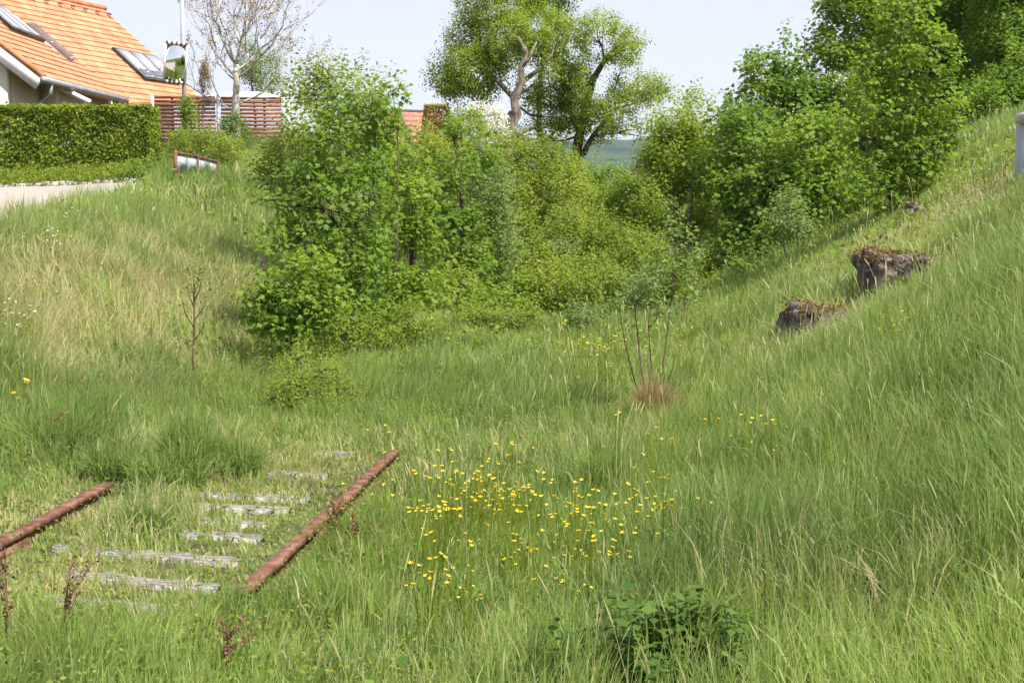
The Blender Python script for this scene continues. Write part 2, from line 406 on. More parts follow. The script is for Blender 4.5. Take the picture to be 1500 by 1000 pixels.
LUSH = patches([(235, 688, .42, .9), (180, 770, .35, .9), (80, 640, .6, .6), (300, 680, .4, .7), (1050, 940, .5, .9), (980, 880, .5, .5), (470, 600, .5, .3), (60, 360, 1., .5), (200, 330, .8, .5), (430, 300, .8, .4), (230, 545, .5, .5), (130, 420, .4, .5), (300, 460, .35, .4), (370, 520, .7, .6), (1200, 880, .6, .3), (240, 590, .8, .3), (700, 560, 1.5, .35)])
def n_sin(Y): return np.sin(Y*2.3)+np.sin(Y*5.1)
def track_mask(X, Y):
    o = X-axis_x(Y)
    return ss(1.08, .84, np.abs(o+.12)) * ss(10.6, 9.2, Y) * ss(5.3, 6.3, Y)
def grass_field(n, y0, y1, seg, wmul=1., hmul=1., keep=None):
    Y = y0 + (y1-y0)*rng.random(n)**(.85)
    half = .43*Y+1.1; X = rng.uniform(-1, 1, n)*half
    # clumping
    tx = rng.normal(size=n)*.03; ty = rng.normal(size=n)*.03
    gx = np.floor(X/.13); gy = np.floor(Y/.13)
    jx = _h(gx.astype(np.int64), gy.astype(np.int64), np.zeros(n, np.int64), 3); jy = _h(gx.astype(np.int64), gy.astype(np.int64), np.zeros(n, np.int64), 8)
    cl = rng.random(n) < .6
    X = np.where(cl, (gx+jx)*.13+tx, X); Y = np.where(cl, (gy+jy)*.13+ty, Y)
    o = X-axis_x(Y); tm = track_mask(X, Y)
    road = (X < axis_x(Y)-5.5-.17*np.clip(Y-16, 0, 20)+.1*n_sin(Y)) & (Y > 16.6) & (Y < 34)
    n1 = fbm(X*.9, Y*.9, 31); n2 = fbm(X*2.6, Y*2.6, 37)
    lush = pf(X, Y, LUSH); dry = pf(X, Y, DRY)
    right = ss(1.2, 3.4, o)
    hgt = .20 + .18*right + .20*ss(-1.8, -3.2, o) + .16*(n1-.5) + .26*(n2-.5) + .22*lush
    hgt = hgt + .06*ss(10, 12, Y)*ss(3, 1, np.abs(o))
    hgt = hgt*(1-.62*tm) + lush*tm*.30
    rs = np.maximum(ss(.36, .18, np.abs(o+.62)), ss(.24, .12, np.abs(o-.74)))*ss(9.4, 9., Y)*ss(5.9, 6.1, Y); hgt = hgt*(1-.65*rs)
    short = pf(X, Y, SHORT); hgt = hgt*(1-.55*np.clip(short, 0, 1))
    hgt = np.clip(hgt, .045, .8)*rng.uniform(.45, 1.25, n)*hmul
    dens = (.55+.9*n2)*(1-.2*tm*(1-np.clip(lush, 0, 1)))
    ok = (~road) & (rng.random(n) < dens)
    if keep is not None: ok &= keep(X, Y)
    X, Y, o, hgt, n1, n2, dry, tm, lush = [a[ok] for a in (X, Y, o, hgt, n1, n2, dry, tm, lush)]
    m = len(X)
    pr = .04 + dry*.9*(.15+1.7*ss(.36, .62, fbm(X*1.6, Y*1.6, 53))*(.5+.5*n2)) + .35*tm + .9*np.clip(fbm(X*1.5, Y*1.5, 51)-.6, 0, 1)
    isd = rng.random(m) < np.clip(pr, 0, .85)
    drya = np.where(isd, rng.uniform(.45, 1, m), rng.uniform(0, .18, m)+dry*.12)
    v = np.clip(.6*fbm(X*.5+3, Y*.5, 61) + .5*(vn(X*3.1, Y*3.1, 63)-.5) + .52*rng.random(m) - .02 - .22*lush + .10*tm, 0, 1)
    return X, Y, hgt, drya, v
SHORT = patches([(1400, 320, 1.6, .9), (1330, 300, 1.2, .8), (1460, 260, 1.4, .8), (1300, 450, .8, .7), (1240, 480, .6, .5), (40, 740, .9, .7), (600, 740, .4, .4)])
def blades(name, label, X, Y, hgt, dry, v, wid, seg, lean=.27):
    n = len(X); Z = H(X, Y)-.01
    a = 6.28*vn(X*.8, Y*.8, 71)*1.5 + rng.normal(size=n)*1.4
    lk = (np.abs(rng.normal(size=n))*lean + .08)*(1+1.2*np.clip(dry-.3, 0, 1)*rng.random(n)*2)
    lx = np.cos(a)*lk; ly = np.sin(a)*lk
    az = rng.uniform(0, 3.14, n); sx = np.cos(az); sy = np.sin(az)*.6
    lv = [0, .38, .74, 1] if seg == 3 else [0, .55, 1]
    wf = [1, .9, .55] if seg == 3 else [1, .75]
    rows = []
    for i, t in enumerate(lv):
        cx = X+lx*hgt*t*t; cy = Y+ly*hgt*t*t; cz = Z+hgt*(t-.45*np.minimum(lk, 1.2)*t*t*t)
        if i < len(lv)-1:
            hw = wid*wf[i]/2
            rows.append(np.stack([cx-sx*hw, cy-sy*hw, cz], -1)); rows.append(np.stack([cx+sx*hw, cy+sy*hw, cz], -1))
        else: rows.append(np.stack([cx, cy, cz], -1))
    V = np.stack(rows, 1); k = V.shape[1]; b = (np.arange(n)*k)[:, None]
    qs = [b+np.array([[2*i, 2*i+1, 2*i+3, 2*i+2]]) for i in range(seg-1)]; tr = b+np.array([[k-3, k-2, k-1]])
    o = mk(name, V, [np.concatenate(qs), tr], L['grass'], {'v': np.repeat(v, k), 'dry': np.repeat(dry, k)})
    return tag(o, label, 'grass', kind='stuff')
G = [(130000, 2.6, 7.5, 3, .0062), (170000, 7.5, 13, 2, .0085), (170000, 13, 22, 2, .013), (90000, 22, 36, 2, .022)]
acc = []
for (n_, y0, y1, sg, wd) in G:
    X, Y, h_, d_, v_ = grass_field(n_, y0, y1, sg)
    acc.append((X, Y, h_, d_, v_, wd*np.exp(rng.normal(size=len(X))*.42), sg))
def sel(f, name, label):
    for sg in (3, 2):
        parts = []
        for (X, Y, h_, d_, v_, wd, s) in acc:
            if s != sg: continue
            k = f(X, Y); parts.append([a[k] for a in (X, Y, h_, d_, v_, wd)])
        P = [np.concatenate(z) for z in zip(*parts)]
        if len(P[0]) > 10: blades(name, label+(' close to the viewer' if sg == 3 else ' farther back'), *P[:5], P[5], sg)
sel(lambda X, Y: X-axis_x(Y) > 2.6, 'slope_grass', 'tall green meadow grass on the right hand slope')
sel(lambda X, Y: (X-axis_x(Y) <= 2.6) & (X-axis_x(Y) > -1.9), 'valley_grass', 'green grass along the overgrown track bed')
sel(lambda X, Y: X-axis_x(Y) <= -1.9, 'bank_grass', 'green and straw coloured grass on the left bank')

# flowering grass stalks
def stalks(n, y0, y1, name, label, hh, col_='straw', keep=None, r=.0011):
    Y = y0+(y1-y0)*rng.random(n); X = rng.uniform(-1, 1, n)*(.42*Y+.5)
    o_ = X-axis_x(Y); k = ((o_ > 1.3) | (o_ < -1.9)) & ~((X < axis_x(Y)-5.2-.17*np.clip(Y-16, 0, 20)) & (Y > 16))
    if keep is not None: k &= keep(X, Y)
    X = X[k]; Y = Y[k]; n = len(X); Z = H(X, Y); h_ = hh*rng.uniform(.6, 1.15, n)
    a = rng.uniform(0, 6.28, n); lk = rng.uniform(.02, .3, n); w_ = r*np.maximum(1, Y/6)
    rows = []
    for t, f in ((0, 1), (.5, .9), (.82, .6), (.86, 2.2), (.94, 2.4), (1, .3)):
        cx = X+np.cos(a)*lk*h_*t*t; cy = Y+np.sin(a)*lk*h_*t*t; cz = Z+h_*(t-.1*t*t)
        rows.append(np.stack([cx-w_*f, cy, cz], -1)); rows.append(np.stack([cx+w_*f, cy+w_*f*.5, cz], -1))
    V = np.stack(rows, 1); b = (np.arange(n)*12)[:, None]
    F_ = np.concatenate([b+np.array([[2*i, 2*i+1, 2*i+3, 2*i+2]]) for i in range(5)])
    o = mk(name, V, [F_], L['grass'], {'v': np.repeat(rng.random(n), 12), 'dry': np.repeat(rng.uniform(.15, .75, n), 12)})
    return tag(o, label, 'grass stalks', kind='stuff')
stalks(1100, 3.5, 12, 'flowering_grass', 'thin flowering grass stalks standing above the meadow', .58)
stalks(1300, 12, 24, 'flowering_grass', 'pale seeding grass stalks on the far slopes', .5)

# low broad-leaved herbs among the grass
def herbs(n, y0, y1, size, name, label, f, hmax=.22, mat='maple', kind='oval'):
    Y = y0+(y1-y0)*rng.random(n); X = rng.uniform(-1, 1, n)*(.42*Y+.6)
    road = (X < axis_x(Y)-5.3-.17*np.clip(Y-16, 0, 20)) & (Y > 16.4)
    k = f(X, Y) & ~road; X = X[k]; Y = Y[k]; n = len(X)
    z = H(X, Y)+rng.random(n)*hmax*(.4+fbm(X*2, Y*2, 5))*(1-.6*track_mask(X, Y))
    d = rdir(n); d[:, 2] = np.abs(d[:, 2])*.5; nn = rng.normal(size=(n, 3))*.5; nn[:, 2] += 1
    o = leafmesh(name, np.stack([X, Y, z], -1), d, nn, size*rng.uniform(.6, 1.4, n)*np.maximum(1, Y/9), rng.random(n)*.8, kind, L[mat], None)
    return tag(o, label, 'herbs', kind='stuff')
herbs(52000, 3, 12, .020, 'ground_herbs', 'small leaved herbs growing among the meadow grass', lambda X, Y: fbm(X*1.7, Y*1.7, 77) > .42, .2, 'fine')
herbs(3600, 3.5, 12, .055, 'broad_leaved_weeds', 'broad leaved weeds scattered through the near meadow', lambda X, Y: (fbm(X*1.1, Y*1.1, 91) > .52) & (track_mask(X, Y) < .2), .16, 'mapled')
herbs(26000, 12, 26, .035, 'ground_herbs', 'small leaved herbs on the far bank and slope', lambda X, Y: fbm(X*1.2, Y*1.2, 78) > .45, .3, 'fine')
herbs(16000, 4, 10, .016, 'moss_cover', 'creeping yellow green moss between the rails', lambda X, Y: track_mask(X, Y) > .4, .03, 'lime', 'round')

# ================================================================== RAILS AND SLEEPERS
def rail(p0, p1, label, zt=0.0):
    p0 = np.array(p0); p1 = np.array(p1); d = p1-p0; Ln = np.linalg.norm(d[:2]); d = d/np.linalg.norm(d); s = np.array([d[1], -d[0], 0]); s /= np.linalg.norm(s)
    up = np.array([0, 0, 1.])
    prof = [(-.030, 0), (.030, 0), (.033, -.005), (.033, -.030), (.009, -.040), (.009, -.100), (.055, -.112), (.055, -.125), (-.055, -.125), (-.055, -.112), (-.009, -.100), (-.009, -.040), (-.033, -.030), (-.033, -.005)]
    k = len(prof); n_ = 26; V = []
    for i in range(n_):
        c = p0+(p1-p0)*i/(n_-1)
        c = c + s*.004*math.sin(i*.5) + up*.003*math.sin(i*.4)
        V += [c+s*a+up*b for a, b in prof]
    fs = [(i*k+j, i*k+(j+1) % k, (i+1)*k+(j+1) % k, (i+1)*k+j) for i in range(n_-1) for j in range(k)]
    fs += [tuple(range(k)), tuple((n_-1)*k+j for j in range(k))[::-1]]
    root = thing('rail', label, 'rail', p0-up*.145)
    mb = MB(); mb.add(V, fs); mb.build('rail_bar', M['rust'], root)
    for f in (.42,):
        c = p0+(p1-p0)*f
        a = math.atan2(d[1], d[0]); mb = MB()
        for sg in (1, -1):
            mb.box(c+s*sg*.026+up*-.082, (.5, .014, .065), rz(a))
            for t in (-.18, -.06, .06, .18): mb.box(c+d*t+s*sg*.038+up*-.082, (.028, .014, .028), rz(a))
        mb.build('fishplate', M['rust'], root)
    return root
def plane_pt(px, py, z=0.):
    d = ray(px, py); t = (z-CAMZ)/d[2]; return np.array([0, 0, CAMZ])+d*t
rR0 = plane_pt(352, 866); rR1 = plane_pt(577, 660); rL1 = plane_pt(150, 711, .015); rL0 = plane_pt(-30, 806, .015)
dR = (rR1-rR0)/np.linalg.norm(rR1-rR0)
rail(rR0-dR*.02, rR1+dR*.05, 'long rusty rail running from the lower left towards the bushes')
dL = (rL1-rL0)/np.linalg.norm(rL1-rL0)
rail(rL0-dL*.8, rL1+dL*.1, 'short rusty rail at the left edge ending in a grass tussock')
SLP = [((35, 921), (240, 945), 'nearest and most buried grey sleeper at the lower left'), ((60, 884), (265, 902), 'half buried grey sleeper, second nearest to the viewer'),
       ((90, 846), (320, 868), 'broken pale sleeper just in front of the long exposed one'), ((78, 808), (352, 830), 'longest exposed pale wooden sleeper between the two rails'),
       ((180, 781), (385, 795), 'mostly overgrown sleeper right behind the longest exposed one'), ((228, 760), (392, 774), 'pale sleeper beside the tussock, level with the middle of the long rail'),
       ((255, 743), (425, 752), 'narrow pale sleeper beyond the grass tussock'), ((290, 729), (455, 737), 'narrow sleeper third from the far end of the exposed track'),
       ((395, 699), (480, 704), 'short bleached sleeper end close to the far part of the long rail'), ((430, 668), (520, 672), 'farthest bleached sleeper end by the yellow green bush')]
for i, (a, b, lab) in enumerate(SLP):
    A_ = plane_pt(*a, -.085); B_ = plane_pt(*b, -.085); c = (A_+B_)/2; d = B_-A_; Ln = np.linalg.norm(d); an = math.atan2(d[1], d[0])
    n_ = 22; V = []; wd = .10
    gz = H(c[0], c[1]); top = gz+.026
    for k in range(n_):
        t = -Ln/2+Ln*k/(n_-1); e = (.03 if k in (0, n_-1) else 0)
        j = (rng.random(4)-.5)*.018
        for (y_, z_) in ((-wd/2+e+j[0], -.14), (-wd/2+e+j[0], top+j[1]*.8), (-.02+j[2]*.5, top-.012*(k % 3 == 0)+j[3]*.5), (.02+j[2]*.5, top+.004), (wd/2-e+j[2], top+j[3]*.8), (wd/2-e+j[2], -.14)):
            V.append((t, y_, z_))
    V = np.array(V) @ rz(an).T + np.array([c[0], c[1], 0])
    fs = [(r_*6+j, r_*6+(j+1) % 6, (r_+1)*6+(j+1) % 6, (r_+1)*6+j) for r_ in range(n_-1) for j in range(6)] + [tuple(range(6)), tuple((n_-1)*6+j for j in range(6))[::-1]]
    mb = MB(); mb.add(V-np.array([c[0], c[1], top]), fs); o = mb.build('sleeper', M['sleeper']); o.location = (c[0], c[1], top)
    tag(o, lab, 'sleeper', 'wooden sleepers of the abandoned track')

# ================================================================== LEFT: HEDGE, BED, FENCE, POLE, BOARD
def hedge(name, label, x0, x1, y0, y1, z0, z1, n_, leaf=.075, mat='hedge', cat='hedge'):
    c = np.array([(x0+x1)/2, (y0+y1)/2, z0]); root = thing(name, label, cat, c)
    P = []; Nn = []
    A = {'f': (x1-x0)*(z1-z0), 't': (x1-x0)*(y1-y0), 's': (y1-y0)*(z1-z0)}
    tot = A['f']*1.6+A['t']+A['s']*2
    for face, share in (('f', A['f']*1.4), ('t', A['t']), ('r', A['s']), ('l', A['s']), ('b', A['f']*.3)):
        k = int(n_*share/tot); u = rng.random(k); v = rng.random(k); dep = np.abs(rng.normal(size=k))*.13
        if face in 'fb':
            X = x0+(x1-x0)*u; Z = z0+(z1-z0)*v; wob = .22*(fbm(X*1.4, Z*1.8, 8)-.5)
            Y = (y0+dep+wob) if face == 'f' else (y1-dep); nn = np.tile((0, -1 if face == 'f' else 1, .35), (k, 1))
        elif face == 't':
            X = x0+(x1-x0)*u; Y = y0+(y1-y0)*v; Z = z1-dep+.16*(fbm(X*1.6, Y*1.2, 9)-.5); nn = np.tile((0, -.2, 1.), (k, 1))
        else:
            Y = y0+(y1-y0)*u; Z = z0+(z1-z0)*v; X = (x1-dep) if face == 'r' else (x0+dep); X = X+.15*(fbm(Y*2, Z*2, 4)-.5); nn = np.tile((1 if face == 'r' else -1, 0, .3), (k, 1))
        P.append(np.stack([X, Y, Z], -1)); Nn.append(nn)
    P = np.concatenate(P); Nn = np.concatenate(Nn)+rng.normal(size=(len(P), 3))*.55
    dr = rdir(len(P)); dr[:, 2] -= .3
    v = np.clip(vn(P[:, 0]*2.5, P[:, 2]*3, 5, P[:, 1]*2)*.6+rng.random(len(P))*.45, 0, 1)
    leafmesh('foliage', P, dr, Nn, leaf*rng.uniform(.6, 1.3, len(P)), v, 'oval', L[mat], root)
    mb = MB()
    for x in np.arange(x0+.2, x1, .35):
        for s_ in range(3):
            a = np.array([x, (y0+y1)/2, z0-.1]); b = a+np.array([rng.normal()*.18, rng.normal()*.15, (z1-z0)*.85]); mb.tube([a, (a+b)/2+rng.normal(size=3)*.04, b], [.02, .014, .006], 5)
    mb.build('stem', M['bark'], root); return root
a = at(-80, 262, 32); b_ = at(218, 262, 32); zt = at(100, 154, 32)[2]
hedge('hornbeam_hedge', 'long clipped green hedge in front of the orange roofed house', a[0], b_[0], 32, 33.2, a[2]-.15, zt, 48000)
# planted bed with stone edging below the hedge
root = thing('stone_edging', 'low pale stone edging between the road and the clipped hedge', 'edging', at(90, 280, 30.6))
mb = MB(); x = a[0]
while x < at(186, 280, 30.6)[0]:
    wd = rng.uniform(.25, .5); z = H(x, 30.7)
    mb.box((x+wd/2, 30.75+rng.normal()*.02, z+.0), (wd-.02, .3, rng.uniform(.16, .26)), rz(rng.normal()*.05)); x += wd
mb.build('stone_row', M['stone'], root)
n_ = 9000; X = rng.uniform(a[0], at(200, 280, 31)[0], n_); Y = rng.uniform(30.5, 31.9, n_); Z = H(X, Y)+rng.random(n_)*.34*(.3+fbm(X*2, Y*2, 3)*1.2)
Z = np.where(Y < 30.95, Z-.1+.1*fbm(X*3, X*0, 3), Z)
tag(leafmesh('ground_cover', np.stack([X, Y, Z], -1), rdir(n_), np.c_[rng.normal(size=(n_, 2))*.5, np.ones(n_)], .05*rng.uniform(.5, 1.4, n_), rng.random(n_), 'oval', L['fine'], None),
    'low creeping plants spilling over the stone edging', 'ground cover', kind='stuff')

# fence
FD = 37.0
root = thing('slatted_fence', 'brown horizontal slat fence with grey posts behind the bare tree', 'fence', at(318, 228, FD))
def fence_panel(pxa, pxb, D, ytop, ybot):
    A = at(pxa, ytop, D); B = at(pxb, ytop, D); zb = at(pxa, ybot, D)[2]; z = A[2]-.05; mb = MB()
    while z > zb:
        L_ = B[0]-A[0]-.08
        mb.box(((A[0]+B[0])/2, D+rng.normal()*.006, z), (L_, .022, .076), rz(rng.normal()*.002)); z -= .101
    for x in (A[0]+.5, B[0]-.5): mb.box((x, D+.035, (A[2]+zb)/2), (.06, .03, A[2]-zb-.1))
    mb.build('slat_panel', M['fence'], root)
fence_panel(224, 317, FD, 140, 236); fence_panel(321, 414, FD, 141, 236)
for px in (223, 319, 415):
    A = at(px, 138, FD); zb = at(px, 240, FD)[2]; mb = MB(); mb.box((A[0], FD, (A[2]+zb)/2), (.075, .075, A[2]-zb)); mb.build('fence_post', M['greypost'], root)

# utility pole with traffic mirror
PD = 33.5; b0 = gat(272, 215, 0, 20, 40); pb = at(272, 225, PD); pt = at(271, -60, PD)
root = thing('utility_pole', 'tall grey pole carrying a traffic mirror beside the fence', 'pole', (pb[0], PD, pb[2]-.4))
mb = MB(); mb.tube([(pb[0], PD, pb[2]-.4), (pb[0], PD, pt[2])], [.056, .048], 14); mb.build('pole', M['pole'], root, True)
mc = at(257, 92, PD-.28); mw, mh = .44, .84
tilt = .09; yaw = .22
Rm = rz(yaw) @ np.array([[math.cos(tilt), 0, math.sin(tilt)], [0, 1, 0], [-math.sin(tilt), 0, math.cos(tilt)]]) @ np.array([[1, 0, 0], [0, math.cos(.2), -math.sin(.2)], [0, math.sin(.2), math.cos(.2)]])
nu, nv = 12, 18; V = []
for j in range(nv+1):
    for i in range(nu+1):
        u = i/nu*2-1; v = j/nv*2-1; V.append((u*mw/2, .10*(u*u)+.12*(v*v)-.03-.12, v*mh/2))
V = np.array(V) @ Rm.T + mc; fs = [(j*(nu+1)+i, j*(nu+1)+i+1, (j+1)*(nu+1)+i+1, (j+1)*(nu+1)+i) for j in range(nv) for i in range(nu)]
mb = MB(); mb.add(V, fs); mo = mb.build('traffic_mirror', M['mirror'], root, True)
def stripes(m1, m2, P):
    pass
fr = MB(); fr2 = MB(); fw = MB()
def fbox(m_, x, z, sx, sz, y=.03, sy=.16): m_.box(np.array([x, y, z]) @ Rm.T + mc, (sx, sy, sz), Rm)
for i in range(9):
    x = -mw/2-.03+(mw+.06)*(i+.5)/9
    for z, f_ in ((mh/2+.035, fr), (-mh/2-.035, fr2)): fbox(f_ if i % 2 == 0 else fw, x, z, (mw+.06)/9-.001, .06)
fbox(fw, -mw/2-.03, 0, .05, mh+.005); fbox(fw, mw/2+.03, 0, .05, mh+.005)
fbox(fw, 0, 0, mw, mh, .10, .02)
fr.build('frame_band', M['rust'], root); fr2.build('frame_band', M['rust'], root); fw.build('mirror_frame', M['white'], root)
mb = MB(); pp = np.array([0, .12, .1]) @ Rm.T+mc; mb.tube([pp, (pb[0], PD, pp[2])], .025, 6); mb.build('bracket', M['zinc'], root); mb = MB(); pp = np.array([0, .12, -.25]) @ Rm.T+mc; mb.tube([pp, (pb[0], PD, pp[2])], .025, 6); mb.build('bracket', M['zinc'], root)

# rusty notice frame
A = at(257, 222, 25.5); root = thing('notice_frame', 'rusty slanted metal frame with faded grey notice panels in the grass', 'notice board', (A[0], A[1], at(257, 262, 25.5)[2]))
B = at(289, 228, 27.2); C_ = at(318, 236, 28.9)
posts = [(A, .66), (B, .66), (C_, .66)]
for (p, h_) in posts:
    mb = MB(); mb.box((p[0], p[1], p[2]-h_/2+.02), (.05, .05, h_)); mb.build('frame_post', M['rust'], root)
mb = MB()
for (p, q_) in ((A, B), (B, C_)):
    d = q_-p; Ln = np.linalg.norm(d[:2]); an = math.atan2(d[1], d[0]); sl_ = math.atan2(d[2], Ln)
    Rr = rz(an) @ np.array([[math.cos(sl_), 0, -math.sin(sl_)], [0, 1, 0], [math.sin(sl_), 0, math.cos(sl_)]])
    for dz in (-.02, -.44): mb.box((p+q_)/2+np.array([0, -.002, dz]), (np.linalg.norm(d)-.055, .04, .045), Rr)
mb.build('frame_rail', M['rust'], root)
for (p, q_) in ((A, B), (B, C_)):
    for (f0, f1) in ((.06, .48), (.52, .94)):
        u = p+(q_-p)*f0; v_ = p+(q_-p)*f1; V = [u+np.array([0, .012, -.06]), v_+np.array([0, .012, -.06]), v_+np.array([0, .012, -.41]), u+np.array([0, .012, -.41])]
        V += [x_+np.array([0, .008, 0]) for x_ in V]
        mb = MB(); mb.add(V, [(0, 1, 2, 3), (7, 6, 5, 4), (0, 4, 5, 1), (1, 5, 6, 2), (2, 6, 7, 3), (3, 7, 4, 0)]); mb.build('notice_panel', M['paper'], root)

# ================================================================== HOUSE
def plane_hit(px, py, P0, N):
    d = ray(px, py); c = np.array([0, 0, CAMZ]); t = np.dot(P0-c, N)/np.dot(d, N); return c+d*t
class Slope:
    """a roof plane: P0 a point, e horizontal unit along the eave, u unit upslope"""
    def __init__(s, P0, e, pitch, side):
        s.P0 = np.asarray(P0, float); s.e = unit(np.array([e[0], e[1], 0.])); hperp = np.array([-s.e[1], s.e[0], 0])*side
        s.u = hperp*math.cos(pitch)+np.array([0, 0, math.sin(pitch)]); s.n = np.cross(s.e, s.u); s.n = s.n if s.n[2] > 0 else -s.n
    def hit(s, px, py): P = plane_hit(px, py, s.P0, s.n)-s.P0; return np.array([P@s.e, P@s.u])
    def w(s, q, k=0): return s.P0+s.e*q[0]+s.u*q[1]+s.n*k
def clip(poly, lo, hi):
    def cut(p, f, inside):
        out = []
        for i in range(len(p)):
            a, b = p[i], p[(i+1) % len(p)]; ia, ib = inside(a), inside(b)
            if ia: out.append(a)
            if ia != ib: t = (f-a[1])/(b[1]-a[1]); out.append(a+(b-a)*t)
        return out
    p = cut(poly, lo, lambda a: a[1] >= lo)
    return cut(p, hi, lambda a: a[1] <= hi) if p else p
def tiled(S, poly, root, mat, name='roof', course=.30, thick=.22):
    mb = MB(); poly = [np.array(p, float) for p in poly]; v0 = min(p[1] for p in poly); v1 = max(p[1] for p in poly); v = v0
    while v < v1-1e-6:
        c = clip(poly, v, min(v+course, v1))
        if len(c) > 2:
            V = [S.w(p, .028*(1-(p[1]-v)/course)) for p in c]; mb.add(V, [tuple(range(len(V)))])
            lo = [p for p in c if abs(p[1]-v) < 1e-6]
            if len(lo) >= 2:
                lo = sorted(lo, key=lambda p: p[0]); mb.add([S.w(lo[0], .028), S.w(lo[-1], .028), S.w(lo[-1], -.02), S.w(lo[0], -.02)], [(0, 1, 2, 3)])
        v += course
    V = [S.w(p, -.004) for p in poly]+[S.w(p, -thick) for p in poly]; k = len(poly)
    mb.add(V, [tuple(range(k))[::-1], tuple(range(k, 2*k))]+[(i, (i+1) % k, k+(i+1) % k, k+i) for i in range(k)])
    return mb.build(name, mat, root)
E0 = at(62, 112, 34.0); E1 = None
z0 = E0[2]; dd = ray(183, 143); E1 = np.array([0, 0, CAMZ])+dd*((z0-CAMZ)/dd[2])
SB = Slope(E0, (E1-E0), R(38), 1)
house = thing('orange_roofed_house', 'cream house with bright orange tiled roof and roof windows behind the hedge', 'house', (E0[0]-3, E0[1]+4, 1.8))
vt = (-70, -46)
polyB = [SB.hit(62, 112), SB.hit(183, 143), SB.hit(150, 116), SB.hit(69, 56), SB.hit(*vt), SB.hit(-90, -6)]
rb = tiled(SB, polyB, house, M['tile'])
EA = at(292, 141, 46.9); SA = Slope(EA, (.3, 1), R(40), 1)
polyA = [SA.hit(292, 141), SA.hit(150, 13), SA.hit(60, -10), SA.hit(-70, -46), SA.hit(69, 56), SA.hit(150, 116), SA.hit(183, 143), SA.hit(188, 152), SA.hit(296, 146)]
ra = tiled(SA, polyA, house, M['tile'])
# ridge cap, back slope
rg0 = SA.w(SA.hit(150, 13), .03); rgd = -SA.e
mb = MB(); mb.tube([rg0+rgd*t for t in np.linspace(-.1, 16, 30)], .11, 8); mb.build('ridge_cap', M['tile'], house)
back = SA.u*np.array([-1, -1, 1]); V = []
p0 = rg0; p1 = rg0+rgd*16; dn = np.array([-SA.u[0], -SA.u[1], 0]); dn = unit(dn)
V = [p0, p1, p1+np.array([SA.u[0], SA.u[1], 0])*6/math.cos(R(40))*.766-np.array([0, 0, 4.4]), p0+np.array([SA.u[0], SA.u[1], 0])*6/math.cos(R(40))*.766-np.array([0, 0, 4.4])]
V += [v_-np.array([0, 0, .2]) for v_ in V]
mb = MB(); mb.add(V, [(0, 1, 2, 3), (7, 6, 5, 4), (0, 4, 5, 1), (1, 5, 6, 2), (2, 6, 7, 3), (3, 7, 4, 0)]); mb.build('roof', M['tile'], house)
# vent tiles under the ridge
for t in np.linspace(0, 6.2, 9):
    q_ = SA.hit(158, 24); c = SA.w(q_+np.array([-t*.9, -.02]), .07); mb = MB()
    mb.tube([c, c+SA.n*.06+SA.u*.03], [.09, .05], 7); mb.build('vent_tile', M['rust'], house)
# verge tiles + white barge board on the near gable
v0 = SB.w(SB.hit(62, 112)); v1 = SB.w(SB.hit(-90, -6)); d = unit(v1-v0)
near = -SB.e
mb = MB(); V = [v0+near*.02+SB.n*.07, v1+near*.02+SB.n*.07, v1+near*.02-SB.n*.05, v0+near*.02-SB.n*.05]; V += [x_-near*.22 for x_ in V]
FQ = [(0, 1, 2, 3), (7, 6, 5, 4), (0, 4, 5, 1), (1, 5, 6, 2), (2, 6, 7, 3), (3, 7, 4, 0)]
mb.add(V, FQ); mb.build('verge_tile', M['tile'], house)
mb = MB(); s0 = v0-d*.05; V = [s0+near*.01-SB.n*.053, v1+near*.01-SB.n*.053, v1+near*.01-SB.n*.36, s0+near*.01-SB.n*.36]; V += [x_-near*.05 for x_ in V]
mb.add(V, FQ); mb.build('barge_board', M['white'], house)
# walls: near gable wall, side wall under the eave, rear block
def wallbox(x0, x1, y0, y1, z0_, z1_, nm='wall', mt='cream'):
    mb = MB(); mb.box(((x0+x1)/2, (y0+y1)/2, (z0_+z1_)/2), (x1-x0, y1-y0, z1_-z0_)); return mb.build(nm, M[mt], house)
wx = at(27, 120, 35)[0]
# gable wall as prism following the roof underside
def gable(xa, xb, y, zb, nm):
    def zr(x): return SB.P0[2]+(SB.P0[0]-x)*math.tan(R(38))-.33
    mb = MB(); V = [(xa, y, zb), (xb, y, zb), (xb, y, zr(xb)), (xa, y, zr(xa))]; V += [(x_, y_+.3, z_) for x_, y_, z_ in V]
    mb.add(V, FQ); mb.build(nm, M['cream'], house)
gable(wx-7, wx, 34.2, 1.5, 'wall')
def side(x, ya, yb, zb, zt_):
    mb = MB(); mb.box((x-.15, (ya+yb)/2, (zb+zt_)/2), (.3, yb-ya, zt_-zb)); mb.build('wall', M['cream'], house)
side(wx, 34.52, 36.6, 1.5, SB.P0[2]+(SB.P0[0]-wx)*math.tan(R(38))-.4)
gable(wx-.02, E0[0]-.55, 36.6, 1.5, 'wall')
side(E0[0]-.55, 36.92, 43.5, 1.5, SB.P0[2]+.02)
wallbox(EA[0]-8, EA[0]-.9, 43.6, 47, 1.5, EA[2]-.35)
# gutter + downpipe
g0 = SB.w(SB.hit(62, 112))-SB.u*.06; g1 = SB.w(SB.hit(183, 143))-SB.u*.06
mb = MB(); mb.tube([g0-SB.e*.1-np.array([0, 0, .05]), g1-np.array([0, 0, .05])], .085, 8); mb.build('gutter', M['zinc'], house)
p = g0+SB.e*.5-np.array([0, 0, .12]); mb = MB(); mb.tube([p, p-np.array([.02, 0, .25]), p+np.array([-.95, .8, -.75]), p+np.array([-1., .9, -2.6])], .05, 8); mb.build('downpipe', M['zinc'], house)
